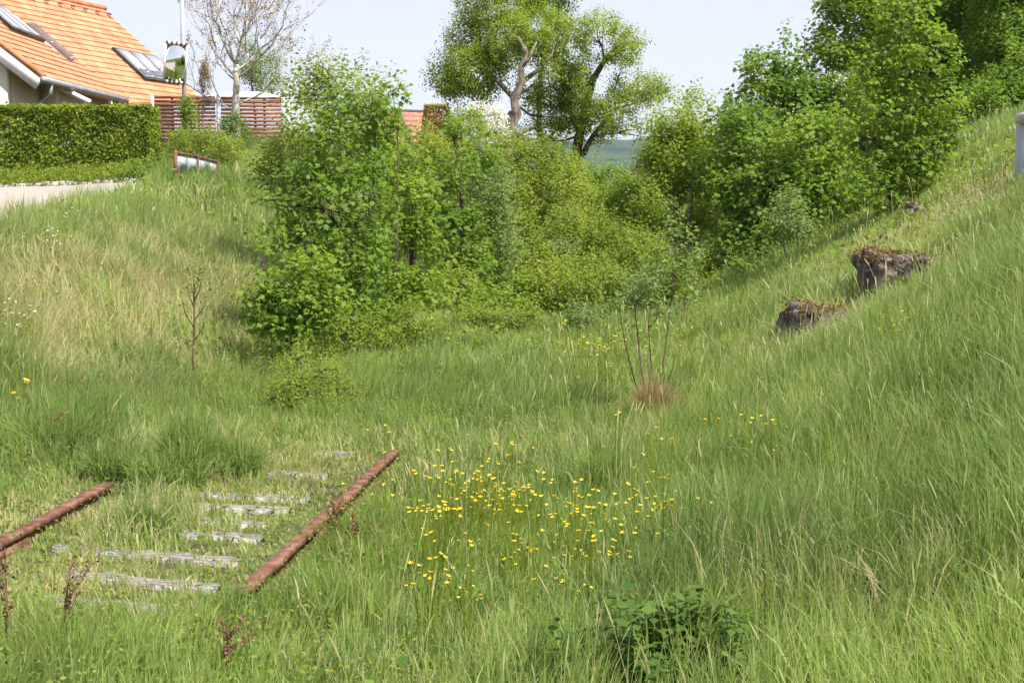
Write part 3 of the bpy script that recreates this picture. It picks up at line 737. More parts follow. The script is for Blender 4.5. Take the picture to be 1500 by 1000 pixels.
# pale beam under the eave
a1 = at(86, 128, 36.2); a2 = at(132, 150, 36.2); mb = MB(); mb.tube([a1, a2], .07, 4); mb.build('brace_beam', M['white'], house)
# roof windows
def onroof(S, quad, k0, k1, mat, nm, parent):
    P = [S.hit(*q_) for q_ in quad]; V = [S.w(p, k1) for p in P]+[S.w(p, k0) for p in P]; n_ = len(P)
    mb = MB(); mb.add(V, [tuple(range(n_)), tuple(range(n_, 2*n_))[::-1]]+[(i, (i+1) % n_, n_+(i+1) % n_, n_+i) for i in range(n_)]); return mb.build(nm, mat, parent)
def lerpq(Q, u, v):
    Q = np.array(Q, float); return tuple((Q[0]*(1-u)+Q[1]*u)*(1-v)+(Q[3]*(1-u)+Q[2]*u)*v)
def sub(Q, u0, u1, v0_, v1_): return [lerpq(Q, u0, v0_), lerpq(Q, u1, v0_), lerpq(Q, u1, v1_), lerpq(Q, u0, v1_)]
def kid(o, p): o.parent = p; o.matrix_parent_inverse = __import__('mathutils').Matrix(); return o
QA = [(162, 73), (226, 86), (262, 126), (211, 119)]
wf_ = onroof(SA, QA, -.01, .11, M['darkmetal'], 'roof_window', house)
def child_on(S, quad, k0, k1, mat, nm, par):
    o = onroof(S, quad, k0, k1, mat, nm, None); return kid(o, par)
for i in range(3): child_on(SA, sub(QA, .04+i*.32, .32+i*.32, .05, .93), .112, .13, M['solar'], 'pane', wf_)
for i in range(2): child_on(SA, sub(QA, .07+i*.32, .28+i*.32, .70, .88), .132, .15, M['glass'], 'vent_flap', wf_)
QB = [(-20, 2), (3, 14), (62, 66), (34, 60)]
QB1 = [(-45, -10), (8, 22), (66, 62), (14, 40)]
wf2 = onroof(SB, [(-30, 5), (0, 14), (64, 64), (15, 46)], -.01, .12, M['darkmetal'], 'roof_window', house)
Q2 = [(-30, 5), (0, 14), (64, 64), (15, 46)]
for i in range(3): child_on(SB, sub(Q2, .05+i*.31, .33+i*.31, .04, .93), .122, .14, M['solar'], 'pane', wf2)
Q3 = [(36, 38), (46, 37), (108, 89), (100, 91)]
wf3 = onroof(SB, Q3, -.01, .12, M['zinc'], 'roof_window', house)
child_on(SB, sub(Q3, .15, .85, .05, .95), .122, .14, M['glass'], 'pane', wf3)

# second house
HD = 72; root = thing('far_house', 'distant house with faded red tiled hip roof beside the clipped conifer', 'house', at(610, 225, HD))
a = at(556, 163, HD); b_ = at(640, 164, HD+2); pz = a[2]
hipE = at(598, 202, HD-3.5)
mb = MB(); n_r = 11
tl = at(520, 162, HD); tr_ = at(584, 163, HD); bl = at(500, 210, HD-4); br = at(603, 210, HD-4)
def grid_roof(q4, rows):
    mb = MB(); q4 = [np.array(z) for z in q4]
    N = unit(np.cross(q4[1]-q4[0], q4[3]-q4[0])); N = N if N[2] > 0 else -N
    for i in range(rows):
        f0 = i/rows; f1 = (i+1)/rows
        A0 = q4[0]*(1-f0)+q4[3]*f0; B0 = q4[1]*(1-f0)+q4[2]*f0; A1 = q4[0]*(1-f1)+q4[3]*f1+N*.06; B1 = q4[1]*(1-f1)+q4[2]*f1+N*.06
        mb.add([A0, B0, B1, A1, A1-N*.08, B1-N*.08], [(0, 1, 2, 3), (3, 2, 5, 4)])
    V = [z-N*.02 for z in q4]+[z-N*.2 for z in q4]; mb.add(V, FQ)
    return mb.build('roof', M['tile2'], root)
grid_roof([tl, tr_, br, bl], 6)
tr2 = at(646, 165, HD+3); br2 = at(650, 212, HD-2)
grid_roof([tr_, tr2, br2, br], 6)
mb = MB(); mb.tube([tr_, br], .1, 6); mb.tube([tl, tr_, tr2], .1, 6); mb.build('ridge_cap', M['darkmetal'], root)
mb = MB(); mb.box(((bl[0]+br2[0])/2, HD+2, 1.8), (br2[0]-bl[0]-1, 7, 3.4)); mb.build('wall', M['cream'], root)
# white garden canopy behind fence
c = at(316, 138, 41); root = thing('garden_canopy', 'small white canopy roof showing above the brown fence', 'canopy', (c[0], c[1], 2.6))
mb = MB(); zc = c[2]
mb.add([(c[0]-.9, 41, zc-.15), (c[0]+2.2, 41, zc-.15), (c[0]+2.2, 43, zc-.15), (c[0]-.9, 43, zc-.15), (c[0]+.1, 42, zc+.14), (c[0]+1.2, 42, zc+.14)], [(0, 1, 5, 4), (1, 2, 5), (2, 3, 4, 5), (3, 0, 4), (0, 3, 2, 1)]); mb.build('canopy_roof', M['white'], root)
for (x, y) in ((-.85, 41.05), (2.15, 41.05), (-.85, 42.95), (2.15, 42.95)):
    mb = MB(); mb.tube([(c[0]+x, y, 2.4), (c[0]+x, y, zc-.16)], .03, 6); mb.build('canopy_post', M['white'], root)

# ================================================================== RIGHT: PILLAR, ROCKS
pD = 14.2; p = at(1492, 262, pD); gz = H(p[0], p[1]); ptop = at(1492, 184, pD)[2]
root = thing('concrete_pillar', 'grey ribbed concrete pillar with rounded stone cap at the right edge', 'pillar', (p[0]+.185, pD, gz-.1))
mb = MB(); cx = p[0]+.185
mb.box((cx, pD, (gz-.2+ptop)/2), (.34, .34, ptop-gz+.2))
for k in (-.12, 0, .12): mb.box((cx+k, pD-.18, (gz-.2+ptop)/2-.02), (.05, .03, ptop-gz+.14))
mb.build('pillar_shaft', M['pillar'], root)
mb = MB(); n1, n2 = 14, 9; V = []
for j in range(n2):
    t = j/(n2-1); r_ = (.245*math.sin(math.pi*min(1, .12+.5*t if t < .5 else .37+.26*(t)))+.0)
    for i in range(n1):
        th = i/n1*2*math.pi; sq = 1/max(abs(math.cos(th)), abs(math.sin(th)))**.55; rr = .86*[.19, .235, .25, .25, .24, .215, .17, .10, .01][j]
        V.append((cx+rr*sq*math.cos(th), pD+rr*sq*math.sin(th), ptop+.003+[0, .02, .05, .08, .105, .125, .138, .145, .148][j]+rng.normal()*.002))
fs = [(j*n1+i, j*n1+(i+1) % n1, (j+1)*n1+(i+1) % n1, (j+1)*n1+i) for j in range(n2-1) for i in range(n1)]+[tuple(range(n1))[::-1], tuple((n2-1)*n1+i for i in range(n1))]
mb.add(V, fs); mb.build('stone_cap', M['capstone'], root, True)

def rock(label, px, py, wpx, hpx, D=None, seed=0, depth=.35, mossn=2500):
    g = gat(px, py+hpx/2) if D is None else at(px, py+hpx/2, D)
    D = g[1]+depth*.3; k = D/F; c = at(px, py, D); hw = wpx*k/2; hh = hpx*k/2
    nu, nv = 56, 34; V = []
    TH, PH = np.meshgrid(np.linspace(0, 2*math.pi, nu, endpoint=False), np.linspace(-math.pi/2, math.pi/2, nv))
    x = np.cos(PH)*np.cos(TH); y = np.cos(PH)*np.sin(TH); z = np.sin(PH)
    f = lambda a, e: np.sign(a)*np.abs(a)**e
    X = f(x, .55); Yy = f(y, .55); Z = f(z, .5)
    nn = 1+.75*(vn(X*1.7+seed, Yy*1.7, seed, Z*1.7)-.5)+.34*(vn(X*4+seed, Yy*4, seed+1, Z*4)-.5)+.10*(vn(X*14+seed, Yy*14, seed+2, Z*8)-.5)
    colm = .10*(np.abs(((X*5+Yy*4+vn(X*3, Yy*3, seed)) % 1)-.5)*2)
    nn = nn-colm*(np.abs(z) < .8)
    nn = np.where(z < .15, np.maximum(nn, 1.02-.2*np.abs(z)), nn)
    P = np.stack([c[0]+X*hw*nn, c[1]+Yy*depth*nn, c[2]-.15+Z*(hh+.1)*(.45+.55*nn)-X*hh*.25], -1).reshape(-1, 3)
    fs = [(j*nu+i, j*nu+(i+1) % nu, (j+1)*nu+(i+1) % nu, (j+1)*nu+i) for j in range(nv-1) for i in range(nu)]
    root = thing('rock', label, 'rock', (c[0], c[1], c[2]-hh))
    mb = MB(); mb.add(P, fs); mb.build('stone', M['rock'], root)
    top = P[(P[:, 2] > c[2]+hh*.25)]
    i = rng.integers(0, len(top), mossn); q_ = top[i]+rng.normal(size=(mossn, 3))*np.array([hw*.12, .05, .012]); q_[:, 2] += .01
    keep = vn(q_[:, 0]*9, q_[:, 1]*9, seed) > .38; q_ = q_[keep]; n_ = len(q_)
    dr = rdir(n_); dr[:, 2] = np.abs(dr[:, 2])*.6+.1
    leafmesh('moss', q_, dr, rdir(n_)+np.array([0, 0, .6]), .032*rng.uniform(.5, 1.5, n_), rng.random(n_), 'narrow', L['moss'], root)
rock('large dark weathered rock with mossy top halfway up the right slope', 1316, 390, 104, 46, seed=3, depth=.42)
rock('flat pale lichen covered slab right beside the large dark rock', 1374, 384, 84, 26, seed=9, depth=.25, mossn=700)
rock('lower left dark rock with rusty moss near the foot of the slope', 1203, 468, 92, 50, seed=5, depth=.34)
rock('small grey stone at the foot of the slender maple', 1342, 304, 34, 22, seed=12, depth=.2, mossn=300)

# ================================================================== TREES AND SHRUBS
def tp(pts, D, r0, r1):
    P = np.array([at(x, y, D) for x, y in pts]); return np.c_[P, np.linspace(r0, r1, len(P))]
def g_(px, py, Y): p = at(px, py, Y); return np.array([p[0], Y, float(H(p[0], Y))])

# --- big old trees in the middle distance
BD = 45
plant('old_fruit_tree', 'large old tree with twisted pale trunk in the middle of the skyline', 'tree', at(742, 250, BD),
      [(690, 105, 50, 42, BD, 1.6), (660, 118, 26, 22, BD, .9), (735, 60, 58, 50, BD, 1.8), (715, 15, 42, 38, BD, 1.6), (790, 110, 48, 52, BD+.5, 1.5), (685, 138, 38, 22, BD, 1.2), (808, 172, 34, 28, BD+1, 1.3), (700, 60, 40, 40, BD, 1.3), (790, 50, 45, 40, BD+.5, 1.5), (730, -20, 50, 30, BD, 1.5)],
      'oval', 'lime', .105, 44, 3, .32, .3, .9, bark='oldbark', r0=.22, gap=.50, gscale=1.3, petiole=.3, nlimb=10,
      trunks=[tp([(741, 250), (742, 228), (753, 204), (746, 186), (757, 168), (753, 144), (765, 120), (763, 96), (772, 78), (759, 54)], BD-3.3, .25, .04),
              tp([(741, 235), (732, 205), (742, 180), (752, 165)], BD-3.2, .22, .13), tp([(753, 204), (768, 192), (780, 184)], BD-3.4, .09, .03), tp([(762, 100), (775, 85), (786, 62)], BD-3.3, .09, .02),
              tp([(735, 180), (712, 160), (700, 150)], BD-3.1, .16, .08), tp([(753, 144), (720, 110), (690, 95)], BD-.6, .1, .03), tp([(765, 120), (800, 95), (825, 50)], BD-.6, .09, .03)])
plant('old_fruit_tree', 'large spreading tree with dark trunk right of the twisted old tree', 'tree', at(840, 262, BD+2),
      [(875, 55, 42, 32, BD, 1.4), (905, 75, 26, 20, BD, .9), (930, 58, 20, 11, BD, .6), (935, 130, 38, 20, BD, 1.), (962, 145, 24, 12, BD, .7), (860, 175, 62, 34, BD+1, 1.8), (905, 115, 42, 26, BD, 1.3), (835, 100, 42, 46, BD+1, 1.5), (812, 130, 34, 44, BD+.5, 1.3), (865, 120, 34, 30, BD, 1.1), (890, 158, 45, 22, BD, 1.2), (800, 205, 42, 26, BD+1, 1.3), (915, 195, 24, 16, BD, .8)],
      'oval', 'lime', .105, 42, 3, .32, .3, .9, bark='bark', r0=.16, gap=.52, gscale=1.4, petiole=.3, nlimb=14,
      trunks=[tp([(838, 262), (842, 235), (849, 198), (861, 144), (870, 114), (885, 90), (900, 72), (930, 62), (948, 66)], BD+.5, .20, .02), tp([(852, 230), (868, 200), (900, 160), (935, 150)], BD+.3, .11, .02),
              tp([(849, 198), (830, 150), (820, 90), (840, 33)], BD+.7, .10, .02)])
plant('tall_tree', 'dark green tree rising behind the twisted old tree', 'tree', at(795, 250, BD+5), [(795, 15, 34, 42, BD+5, 1.4), (815, -20, 40, 30, BD+5, 1.4), (775, -15, 30, 30, BD+5, 1.2)],
      'oval', 'dark', .11, 44, 3, .3, gap=.40, gscale=1.2, r0=.14, nlimb=10)
plant('blossoming_shrub', 'shrub covered in creamy white blossom left of the twisted trunk', 'shrub', at(715, 235, 40), [(706, 170, 22, 14, 40, .4), (722, 196, 20, 28, 40, .4), (728, 178, 10, 22, 40, .3)],
      'round', 'blossom', .075, 46, 3, .2, parts=SH, gap=.45, gscale=3, r0=.03)
plant('leafy_shrub', 'green shrub right behind the white blossoms', 'shrub', at(680, 235, 39), [(684, 190, 26, 30, 39, .5), (660, 215, 26, 18, 39, .5)], 'oval', 'fine', .10, 30, 3, .25, parts=SH, gap=.3, r0=.03)
# clipped conifer
c0 = at(640, 215, 52); root = thing('clipped_conifer', 'olive brown clipped conifer block beside the distant red roof', 'conifer', c0)
n_ = 9000; k = 52/F; u = rng.uniform(-1, 1, (n_, 3)); ax = rng.integers(0, 3, n_); u[np.arange(n_), ax] = np.sign(u[np.arange(n_), ax])
hgt_ = 30*k; cc = at(640, 187, 52); tw = 19*k*(1+.16*(-u[:, 2])); P = np.stack([cc[0]+u[:, 0]*tw+.002*0, cc[1]+u[:, 1]*.5, cc[2]+u[:, 2]*hgt_], -1)+rng.normal(size=(n_, 3))*.025
leafmesh('foliage', P, rdir(n_), u+rng.normal(size=(n_, 3))*.3, np.full(n_, .07), rng.random(n_), 'oval', L['thuja'], root)
mb = MB(); mb.tube([c0-np.array([0, 0, 1.]), cc], [.08, .05], 6); mb.build('trunk', M['bark'], root)

# --- bare walnut beside the pole
BT = 35.0
def bare_tree():
    base = at(345, 222, BT); root = thing('budding_tree', 'pale barked tree with bronze budding leaves in front of the brown fence', 'tree', base)
    W = MB(); tips = []
    def grow(p, d, r, ln, lev):
        n_ = 5; P = [p]; dd_ = d
        for i in range(n_):
            dd_ = unit(dd_+rng.normal(size=3)*.13+np.array([0, 0, .02+.02*lev])); P.append(P[-1]+dd_*ln/n_)
        W.tube(P, np.linspace(r, max(.004, r*.6), n_+1), 6 if lev < 2 else 4)
        if lev >= 5 or r < .0034: tips.append((P[-1], dd_)); tips.append((P[3], dd_)); return
        for c in range(3 if lev < 3 else 2):
            ang = rng.uniform(.35, .85); a_ = unit(np.cross(dd_, rdir(1)[0])); nd = unit(dd_*math.cos(ang)+a_*math.sin(ang))
            if c == 0: nd = unit(dd_+a_*.2)
            grow(P[-1-(c > 0)*rng.integers(0, 4)], nd, r*(.66 if c == 0 else .52), ln*rng.uniform(.66, .92), lev+1)
    tr = [at(345, 222, BT), at(346, 190, BT), at(345, 150, BT), at(347, 120, BT), at(346, 95, BT)]
    W.tube(tr, [.13, .11, .1, .08, .07], 10)
    for (i, az, el, r, ln) in ((1.6, 180, 35, .03, 1.5), (1.9, 0, 25, .03, 1.6), (3.2, 195, 32, .032, 1.7), (3.6, 15, 38, .036, 1.7), (4, 170, 48, .034, 1.6), (4, 60, 75, .042, 1.5), (4, 250, 55, .034, 1.4), (3.2, 330, 28, .03, 1.7), (4, 100, 70, .034, 1.5), (3, 160, 30, .028, 1.5), (4, 350, 50, .034, 1.6)):
        k = int(i); p = tr[min(k, 4)]*(1-(i-k))+tr[min(k+1, 4)]*(i-k)
        grow(p, np.array([math.cos(R(az))*math.cos(R(el)), math.sin(R(az))*math.cos(R(el))*.8, math.sin(R(el))]), r, ln*.56, 1)
    W.build('trunk', M['palebark'], root, True)
    T = np.array([t[0] for t in tips]); D_ = np.array([t[1] for t in tips]); k = rng.random(len(T)) < .6; T = T[k]; D_ = D_[k]
    pos, dr, nr, sz = sprigs(T, unit(D_), np.full(len(T), .16), 3, .085, .15, .5, .5)
    leafmesh('crown', pos, dr, nr, sz, rng.random(len(pos)), 'oval', L['brown'], root)
bare_tree()
plant('ivy_shrub', 'rounded dark ivy shrub around the foot of the pale budding tree', 'shrub', at(345, 225, 34.2), [(345, 190, 20, 20, 34.2, .4)], 'oval', 'dark', .08, 60, 3, .16, parts=SH, gap=.1, r0=.02)
plant('climbing_vine', 'green vine climbing the lower part of the pole', 'vine', at(274, 215, 33.2), [(275, 160, 10, 18, 33.2, .18), (279, 182, 9, 14, 33.2, .15), (268, 205, 12, 14, 33.2, .2)], 'oval', 'hedge', .075, 80, 3, .14, parts=SH, gap=.1, r0=.015)
plant('low_shrub', 'low olive shrub under the fence behind the notice frame', 'shrub', at(300, 235, 32), [(300, 212, 38, 20, 32, .5), (335, 222, 24, 16, 31, .4), (262, 215, 12, 24, 31, .3)], 'oval', 'fine', .07, 48, 3, .18, parts=SH, gap=.15, r0=.02)
plant('background_tree', 'yellow green young tree behind the budding tree', 'tree', at(375, 200, 44), [(365, 90, 14, 30, 44, .6), (390, 110, 30, 30, 44, .8)], 'oval', 'willow', .08, 11, 3, .3, gap=.5, r0=.05, vbias=.2)
plant('narrow_conifer', 'small narrow brown conifer between the pole and the budding tree', 'conifer', at(300, 165, 48), [(300, 118, 6, 22, 48, .15), (300, 100, 4, 12, 48, .12)], 'narrow', 'brown', .09, 120, 3, .12, gap=.1, r0=.03)
plant('roadside_shrub', 'leafy green shrub at the right end of the clipped hedge', 'shrub', at(205, 262, 29.5), [(215, 250, 24, 12, 29.5, .4), (190, 258, 18, 8, 29.5, .3), (240, 258, 16, 9, 28, .3)], 'oval', 'mapled', .07, 60, 3, .16, parts=SH, gap=.1, r0=.015)

# --- left group
b = g_(500, 520, 15.6)
plant('hazel_shrub', 'tall feathery shrub with upright shoots behind the main maple', 'shrub', g_(470, 300, 19.5), [(462, 195, 46, 60, 19.5, .7), (500, 150, 48, 42, 19.8, .7), (458, 135, 30, 26, 19.5, .5), (412, 250, 24, 30, 20, .4), (530, 210, 44, 60, 19.5, .6), (410, 260, 30, 40, 20, .5)],
      'oval', 'fine', .085, 36, 4, .34, .25, .8, parts=SH, shoots=5, gap=.38, up=1.1, r0=.04, cov=6)
plant('maple_tree', 'tallest young maple in the left group with layered leaves', 'tree', b,
      [(520, 170, 34, 40, 15.6, .35), (500, 225, 52, 46, 15.5, .5), (445, 265, 38, 24, 15.3, .45), (412, 302, 32, 16, 15.2, .35), (475, 310, 56, 42, 15.4, .6), (440, 350, 42, 28, 15.2, .5), (500, 380, 66, 52, 15.4, .6), (545, 150, 20, 26, 15.6, .25), (510, 450, 56, 44, 15.4, .5), (540, 300, 34, 50, 15.5, .45)],
      'maple', 'mapled', .092, 58, 2, .20, .35, 1.2, r0=.04, gap=.34, gscale=3.4, up=.35, shoots=1)
plant('maple_tree', 'leaning maple branch top that reaches right towards the distant red roof', 'tree', g_(560, 420, 16.4), [(575, 140, 16, 14, 16.4, .2), (555, 185, 26, 24, 16.4, .25), (545, 230, 24, 40, 16.4, .3)], 'maple', 'maple', .085, 60, 2, .18, gap=.2, r0=.022)
plant('maple_tree', 'bushy young maple standing right behind the tallest maple of the left group', 'tree', g_(590, 480, 17.2),
      [(600, 300, 38, 50, 17.2, .5), (600, 370, 48, 46, 17, .5), (610, 430, 40, 40, 16.8, .5), (570, 450, 40, 44, 16.6, .45), (590, 250, 26, 30, 17.4, .4)], 'maple', 'maple', .085, 64, 2, .19, gap=.34, gscale=3.4, up=.35, r0=.03)
plant('maple_sapling', 'small bright maple sapling at the foot of the left group', 'sapling', g_(430, 535, 13.9),
      [(455, 400, 30, 28, 13.9, .3), (440, 440, 56, 36, 13.9, .4), (400, 455, 30, 34, 13.8, .3), (430, 480, 50, 26, 13.8, .35), (480, 450, 30, 36, 13.9, .3), (382, 388, 12, 22, 13.9, .12), (400, 420, 18, 20, 13.9, .2)],
      'maple', 'maple', .085, 72, 2, .17, .35, 1.2, r0=.025, gap=.32, gscale=4, up=.4)
plant('undergrowth_bush', 'olive green fine leaved bush at the foot of the tallest maple', 'bush', g_(560, 520, 15), [(545, 490, 50, 26, 15, .4), (600, 475, 36, 26, 15.4, .4), (500, 505, 34, 20, 14.6, .35)], 'oval', 'fine', .045, 90, 4, .16, parts=SH, gap=.34, gscale=5, r0=.012, vbias=-.1)
plant('low_bush', 'low yellow green bush standing alone on the grass left of centre', 'bush', g_(462, 635, 11.2), [(455, 585, 44, 30, 11.2, .3), (485, 608, 32, 22, 11.1, .28), (425, 560, 26, 26, 11.3, .22), (470, 545, 26, 26, 11.4, .25), (410, 590, 22, 16, 11.2, .2), (500, 575, 22, 22, 11.3, .2), (440, 530, 20, 16, 11.4, .2)],
      'oval', 'fine', .030, 150, 4, .12, parts=SH, gap=.5, gscale=8, r0=.008, vbias=-.02, up=.9, cov=5, shoots=3)
plant('shadow_bush', 'dark shaded bush on the bank left of the small maple sapling', 'bush', g_(340, 505, 16.5), [(342, 485, 20, 18, 16.5, .3)], 'oval', 'dark', .05, 60, 3, .14, parts=SH, gap=.3, r0=.01)  # dark leaves added to imitate the shadow the maples cast on the bank
# thin sapling on the bank
def thin_sapling():
    b = g_(283, 578, 12.4); root = thing('thin_sapling', 'thin upright sapling with sparse dark leaves alone on the left bank', 'sapling', b)
    W = MB(); P = [b, at(283, 520, 12.4), at(285, 480, 12.4), at(284, 430, 12.4), at(284, 372, 12.4)]; W.tube(P, [.012, .011, .009, .007, .003], 6); SP = []; SA_ = []
    for (y, dx, dy) in ((510, -26, -40), (500, 18, -45), (480, -18, -50), (470, 22, -50), (450, -10, -45), (440, 12, -40), (515, -12, -20), (430, 8, -30)):
        a_ = at(284, y, 12.4); c = at(284+dx, y+dy, 12.4+rng.normal()*.1); mid = (a_+c)/2+np.array([dx*.0015, 0, -.02]); W.tube([a_, mid, c], [.006, .004, .002], 4)
        for t in (.35, .6, .85, 1): SP.append(a_*(1-t)+c*t); SA_.append(unit(c-a_+rng.normal(size=3)*.1))
    for y in np.linspace(370, 430, 9): SP.append(at(284, y, 12.4)); SA_.append(unit(np.array([rng.normal()*.4, rng.normal()*.4, 1])))
    W.build('stem', M['twig'], root); SP = np.array(SP); SA_ = np.array(SA_)
    pos, dr, nr, sz = sprigs(SP, SA_, np.full(len(SP), .06), 2, .045, .2, .1, .6)
    leafmesh('foliage', pos, dr, nr, sz, rng.random(len(pos)), 'oval', L['mapled'], root)
thin_sapling()

# --- centre mass of shrubs (base line about y=455)
CB = [
 ('shrub', 'yellow green rounded shrub directly under the distant red roof', [(600, 240, 46, 42, 24, .9), (640, 260, 40, 44, 24.5, .9), (570, 290, 34, 50, 23.5, .8), (620, 330, 46, 50, 23.5, .8)], 'oval', 'fine', .075, 40, 4, .3),
 ('maple_tree', 'narrow dark green columnar maple in front of the yellow green shrub', [(664, 205, 20, 24, 21.5, .35), (668, 235, 26, 36, 21.5, .45), (705, 215, 24, 26, 22, .4), (670, 285, 34, 50, 21.5, .5), (672, 350, 40, 46, 21.3, .5), (690, 400, 34, 36, 21.2, .5)], 'maple', 'mapled', .10, 56, 2, .2),
 ('shrub', 'grey green willow shrub between the columnar maple and the dark bush', [(715, 300, 34, 50, 23, .7), (720, 370, 34, 50, 22.5, .6), (650, 425, 34, 30, 21.5, .5)], 'oval', 'willow', .075, 50, 4, .3),
 ('shrub', 'bright fine leaved shrub below the twisted old trunk', [(730, 235, 44, 30, 26, 1.), (785, 255, 46, 40, 26, 1.), (820, 262, 34, 26, 26.5, .8), (750, 320, 50, 50, 25, .9), (765, 400, 46, 50, 23.5, .8)], 'oval', 'fine', .08, 40, 4, .3),
 ('shrub', 'yellowish shrub in the centre in front of the dark hollow', [(820, 300, 48, 50, 25.5, .9), (830, 370, 50, 50, 24, .9), (810, 425, 40, 34, 23, .7), (860, 420, 40, 36, 22.6, .7)], 'oval', 'fine', .075, 44, 4, .28),
 ('shrub', 'deep green shrub under the gap with the blue hill', [(885, 278, 44, 24, 28, .9), (850, 272, 34, 26, 28, .9), (900, 320, 46, 44, 26.5, .9), (925, 300, 30, 34, 27.5, .8)], 'oval', 'maple', .085, 44, 4, .28),
 ('shrub', 'soft green shrub behind the willow sapling', [(900, 380, 44, 50, 24, .8), (935, 400, 36, 50, 23, .7), (975, 430, 40, 34, 22.3, .6)], 'oval', 'fine', .075, 50, 4, .28),
 ('hazel_tree', 'large yellow green bush tree with spiky top right of the blue hill', [(985, 200, 42, 42, 26, 1.), (1015, 175, 28, 34, 26, .8), (972, 240, 34, 40, 26, 1.), (1010, 250, 52, 48, 25.5, 1.), (985, 310, 56, 52, 25, 1.), (1020, 370, 50, 52, 24, .9), (1050, 420, 32, 34, 22.8, .6)], 'oval', 'lime', .085, 42, 4, .32),
 ('maple_tree', 'dense dark maple at the foot of the right slope', [(1072, 190, 34, 34, 24.3, .8), (1055, 250, 34, 44, 24.3, .8), (1100, 210, 42, 40, 24, .9), (1085, 270, 44, 48, 23.6, .9), (1120, 300, 54, 56, 23, .9), (1105, 360, 50, 48, 22.6, .8), (1160, 260, 48, 52, 23, .9), (1090, 420, 26, 22, 22, .5)], 'maple', 'mapled', .115, 44, 2, .24),
 ('maple_tree', 'broad maple leaning over the edge of the right slope', [(1200, 210, 50, 44, 22.5, .9), (1215, 275, 56, 44, 22, .9), (1180, 330, 50, 40, 21.5, .8), (1250, 310, 36, 30, 21, .6), (1140, 370, 34, 30, 21.6, .6)], 'maple', 'maple', .115, 44, 2, .24),
 ('maple_tree', 'taller maple with pointed top against the sky on the right', [(1150, 95, 14, 40, 28, .4), (1110, 105, 26, 20, 28, .5), (1120, 150, 42, 30, 28, .9), (1170, 150, 40, 42, 28, .9), (1210, 110, 26, 40, 28, .8)], 'maple', 'mapled', .13, 40, 2, .26),
 ('background_tree', 'large tree at the upper right left of the slender maple', [(1235, 60, 44, 60, 29, 1.2), (1250, 0, 50, 50, 29, 1.2), (1230, 150, 50, 50, 28, 1.1), (1290, 60, 50, 60, 29, 1.2), (1300, -20, 60, 50, 29, 1.2)], 'maple', 'maple', .12, 36, 2, .26),
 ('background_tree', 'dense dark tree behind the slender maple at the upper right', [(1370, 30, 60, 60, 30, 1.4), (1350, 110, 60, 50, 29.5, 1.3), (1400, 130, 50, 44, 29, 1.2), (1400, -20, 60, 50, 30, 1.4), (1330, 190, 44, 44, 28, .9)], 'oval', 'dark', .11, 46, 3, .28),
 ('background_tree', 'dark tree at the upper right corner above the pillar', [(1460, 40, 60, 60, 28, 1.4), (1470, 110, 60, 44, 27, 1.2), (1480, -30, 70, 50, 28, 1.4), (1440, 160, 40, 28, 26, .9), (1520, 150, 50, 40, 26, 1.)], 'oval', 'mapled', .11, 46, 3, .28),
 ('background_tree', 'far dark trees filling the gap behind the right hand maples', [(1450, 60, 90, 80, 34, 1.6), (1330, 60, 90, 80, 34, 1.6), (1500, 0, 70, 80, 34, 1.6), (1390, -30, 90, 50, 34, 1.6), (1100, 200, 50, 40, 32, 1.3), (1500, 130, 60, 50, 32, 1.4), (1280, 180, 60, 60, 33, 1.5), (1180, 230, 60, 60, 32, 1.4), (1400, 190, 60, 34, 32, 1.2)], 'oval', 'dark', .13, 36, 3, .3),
]
for (nm, lab, lobes, kd, mt, lf, dn, nd, sp) in CB:
    D = lobes[-1][4]; lowest = max(lobes, key=lambda l: l[1]); cxp = np.mean([l[0] for l in lobes]); bx = at(cxp, 400, D)[0]
    base = np.array([bx, D, float(H(bx, D))])
    tree_ = 'tree' in nm
    plant(nm, lab, 'tree' if tree_ else 'shrub', base, lobes, kd, mt, lf, dn, nd, sp, r0=.06 if tree_ else .03, parts=('trunk', 'crown') if tree_ else SH,
          gap=.39, gscale=2.0, up=.9 if kd != 'maple' else .35, shoots=4 if kd != 'maple' else 3, cov=14 if nm == 'background_tree' else 11.5, nlimb=16, upn=.9 if kd != 'maple' else 1.2)

# slender maple on the slope
sb = gat(1312, 318); SD = sb[1]
plant('maple_tree', 'slender bright maple with visible trunk growing on the right slope', 'tree', sb,
      [(1285, 285, 36, 18, SD, .35), (1340, 262, 40, 20, SD, .35), (1320, 40, 34, 42, SD, .35), (1310, 100, 48, 40, SD, .45), (1360, 90, 40, 34, SD, .35), (1305, 160, 58, 34, SD, .5), (1370, 150, 36, 26, SD, .35), (1280, 205, 44, 28, SD, .4), (1340, 215, 48, 26, SD, .45), (1300, 250, 44, 22, SD, .4), (1390, 195, 22, 16, SD, .25), (1345, 20, 20, 26, SD, .25), (1275, 110, 22, 28, SD, .3)],
      'maple', 'maple', .10, 52, 2, .2, .4, 1.2, gap=.36, gscale=3, up=.3, trunks=[tp([(1312, 325), (1304, 290), (1306, 240), (1308, 180), (1313, 120), (1318, 60), (1322, 10)], SD, .035, .008), tp([(1340, 300), (1345, 240), (1352, 160), (1360, 100)], SD+.3, .018, .006)], r0=.03, shoots=3, cov=6.5)
plant('grey_shrub', 'small grey green shrub with pale stems below the broad maple', 'shrub', gat(1163, 398), [(1150, 330, 26, 26, 18.3, .3), (1180, 345, 22, 16, 18.2, .25), (1155, 300, 14, 14, 18.3, .2)], 'oval', 'willow', .06, 50, 3, .2, parts=SH, bark='palebark', gap=.4, r0=.018, up=.9)
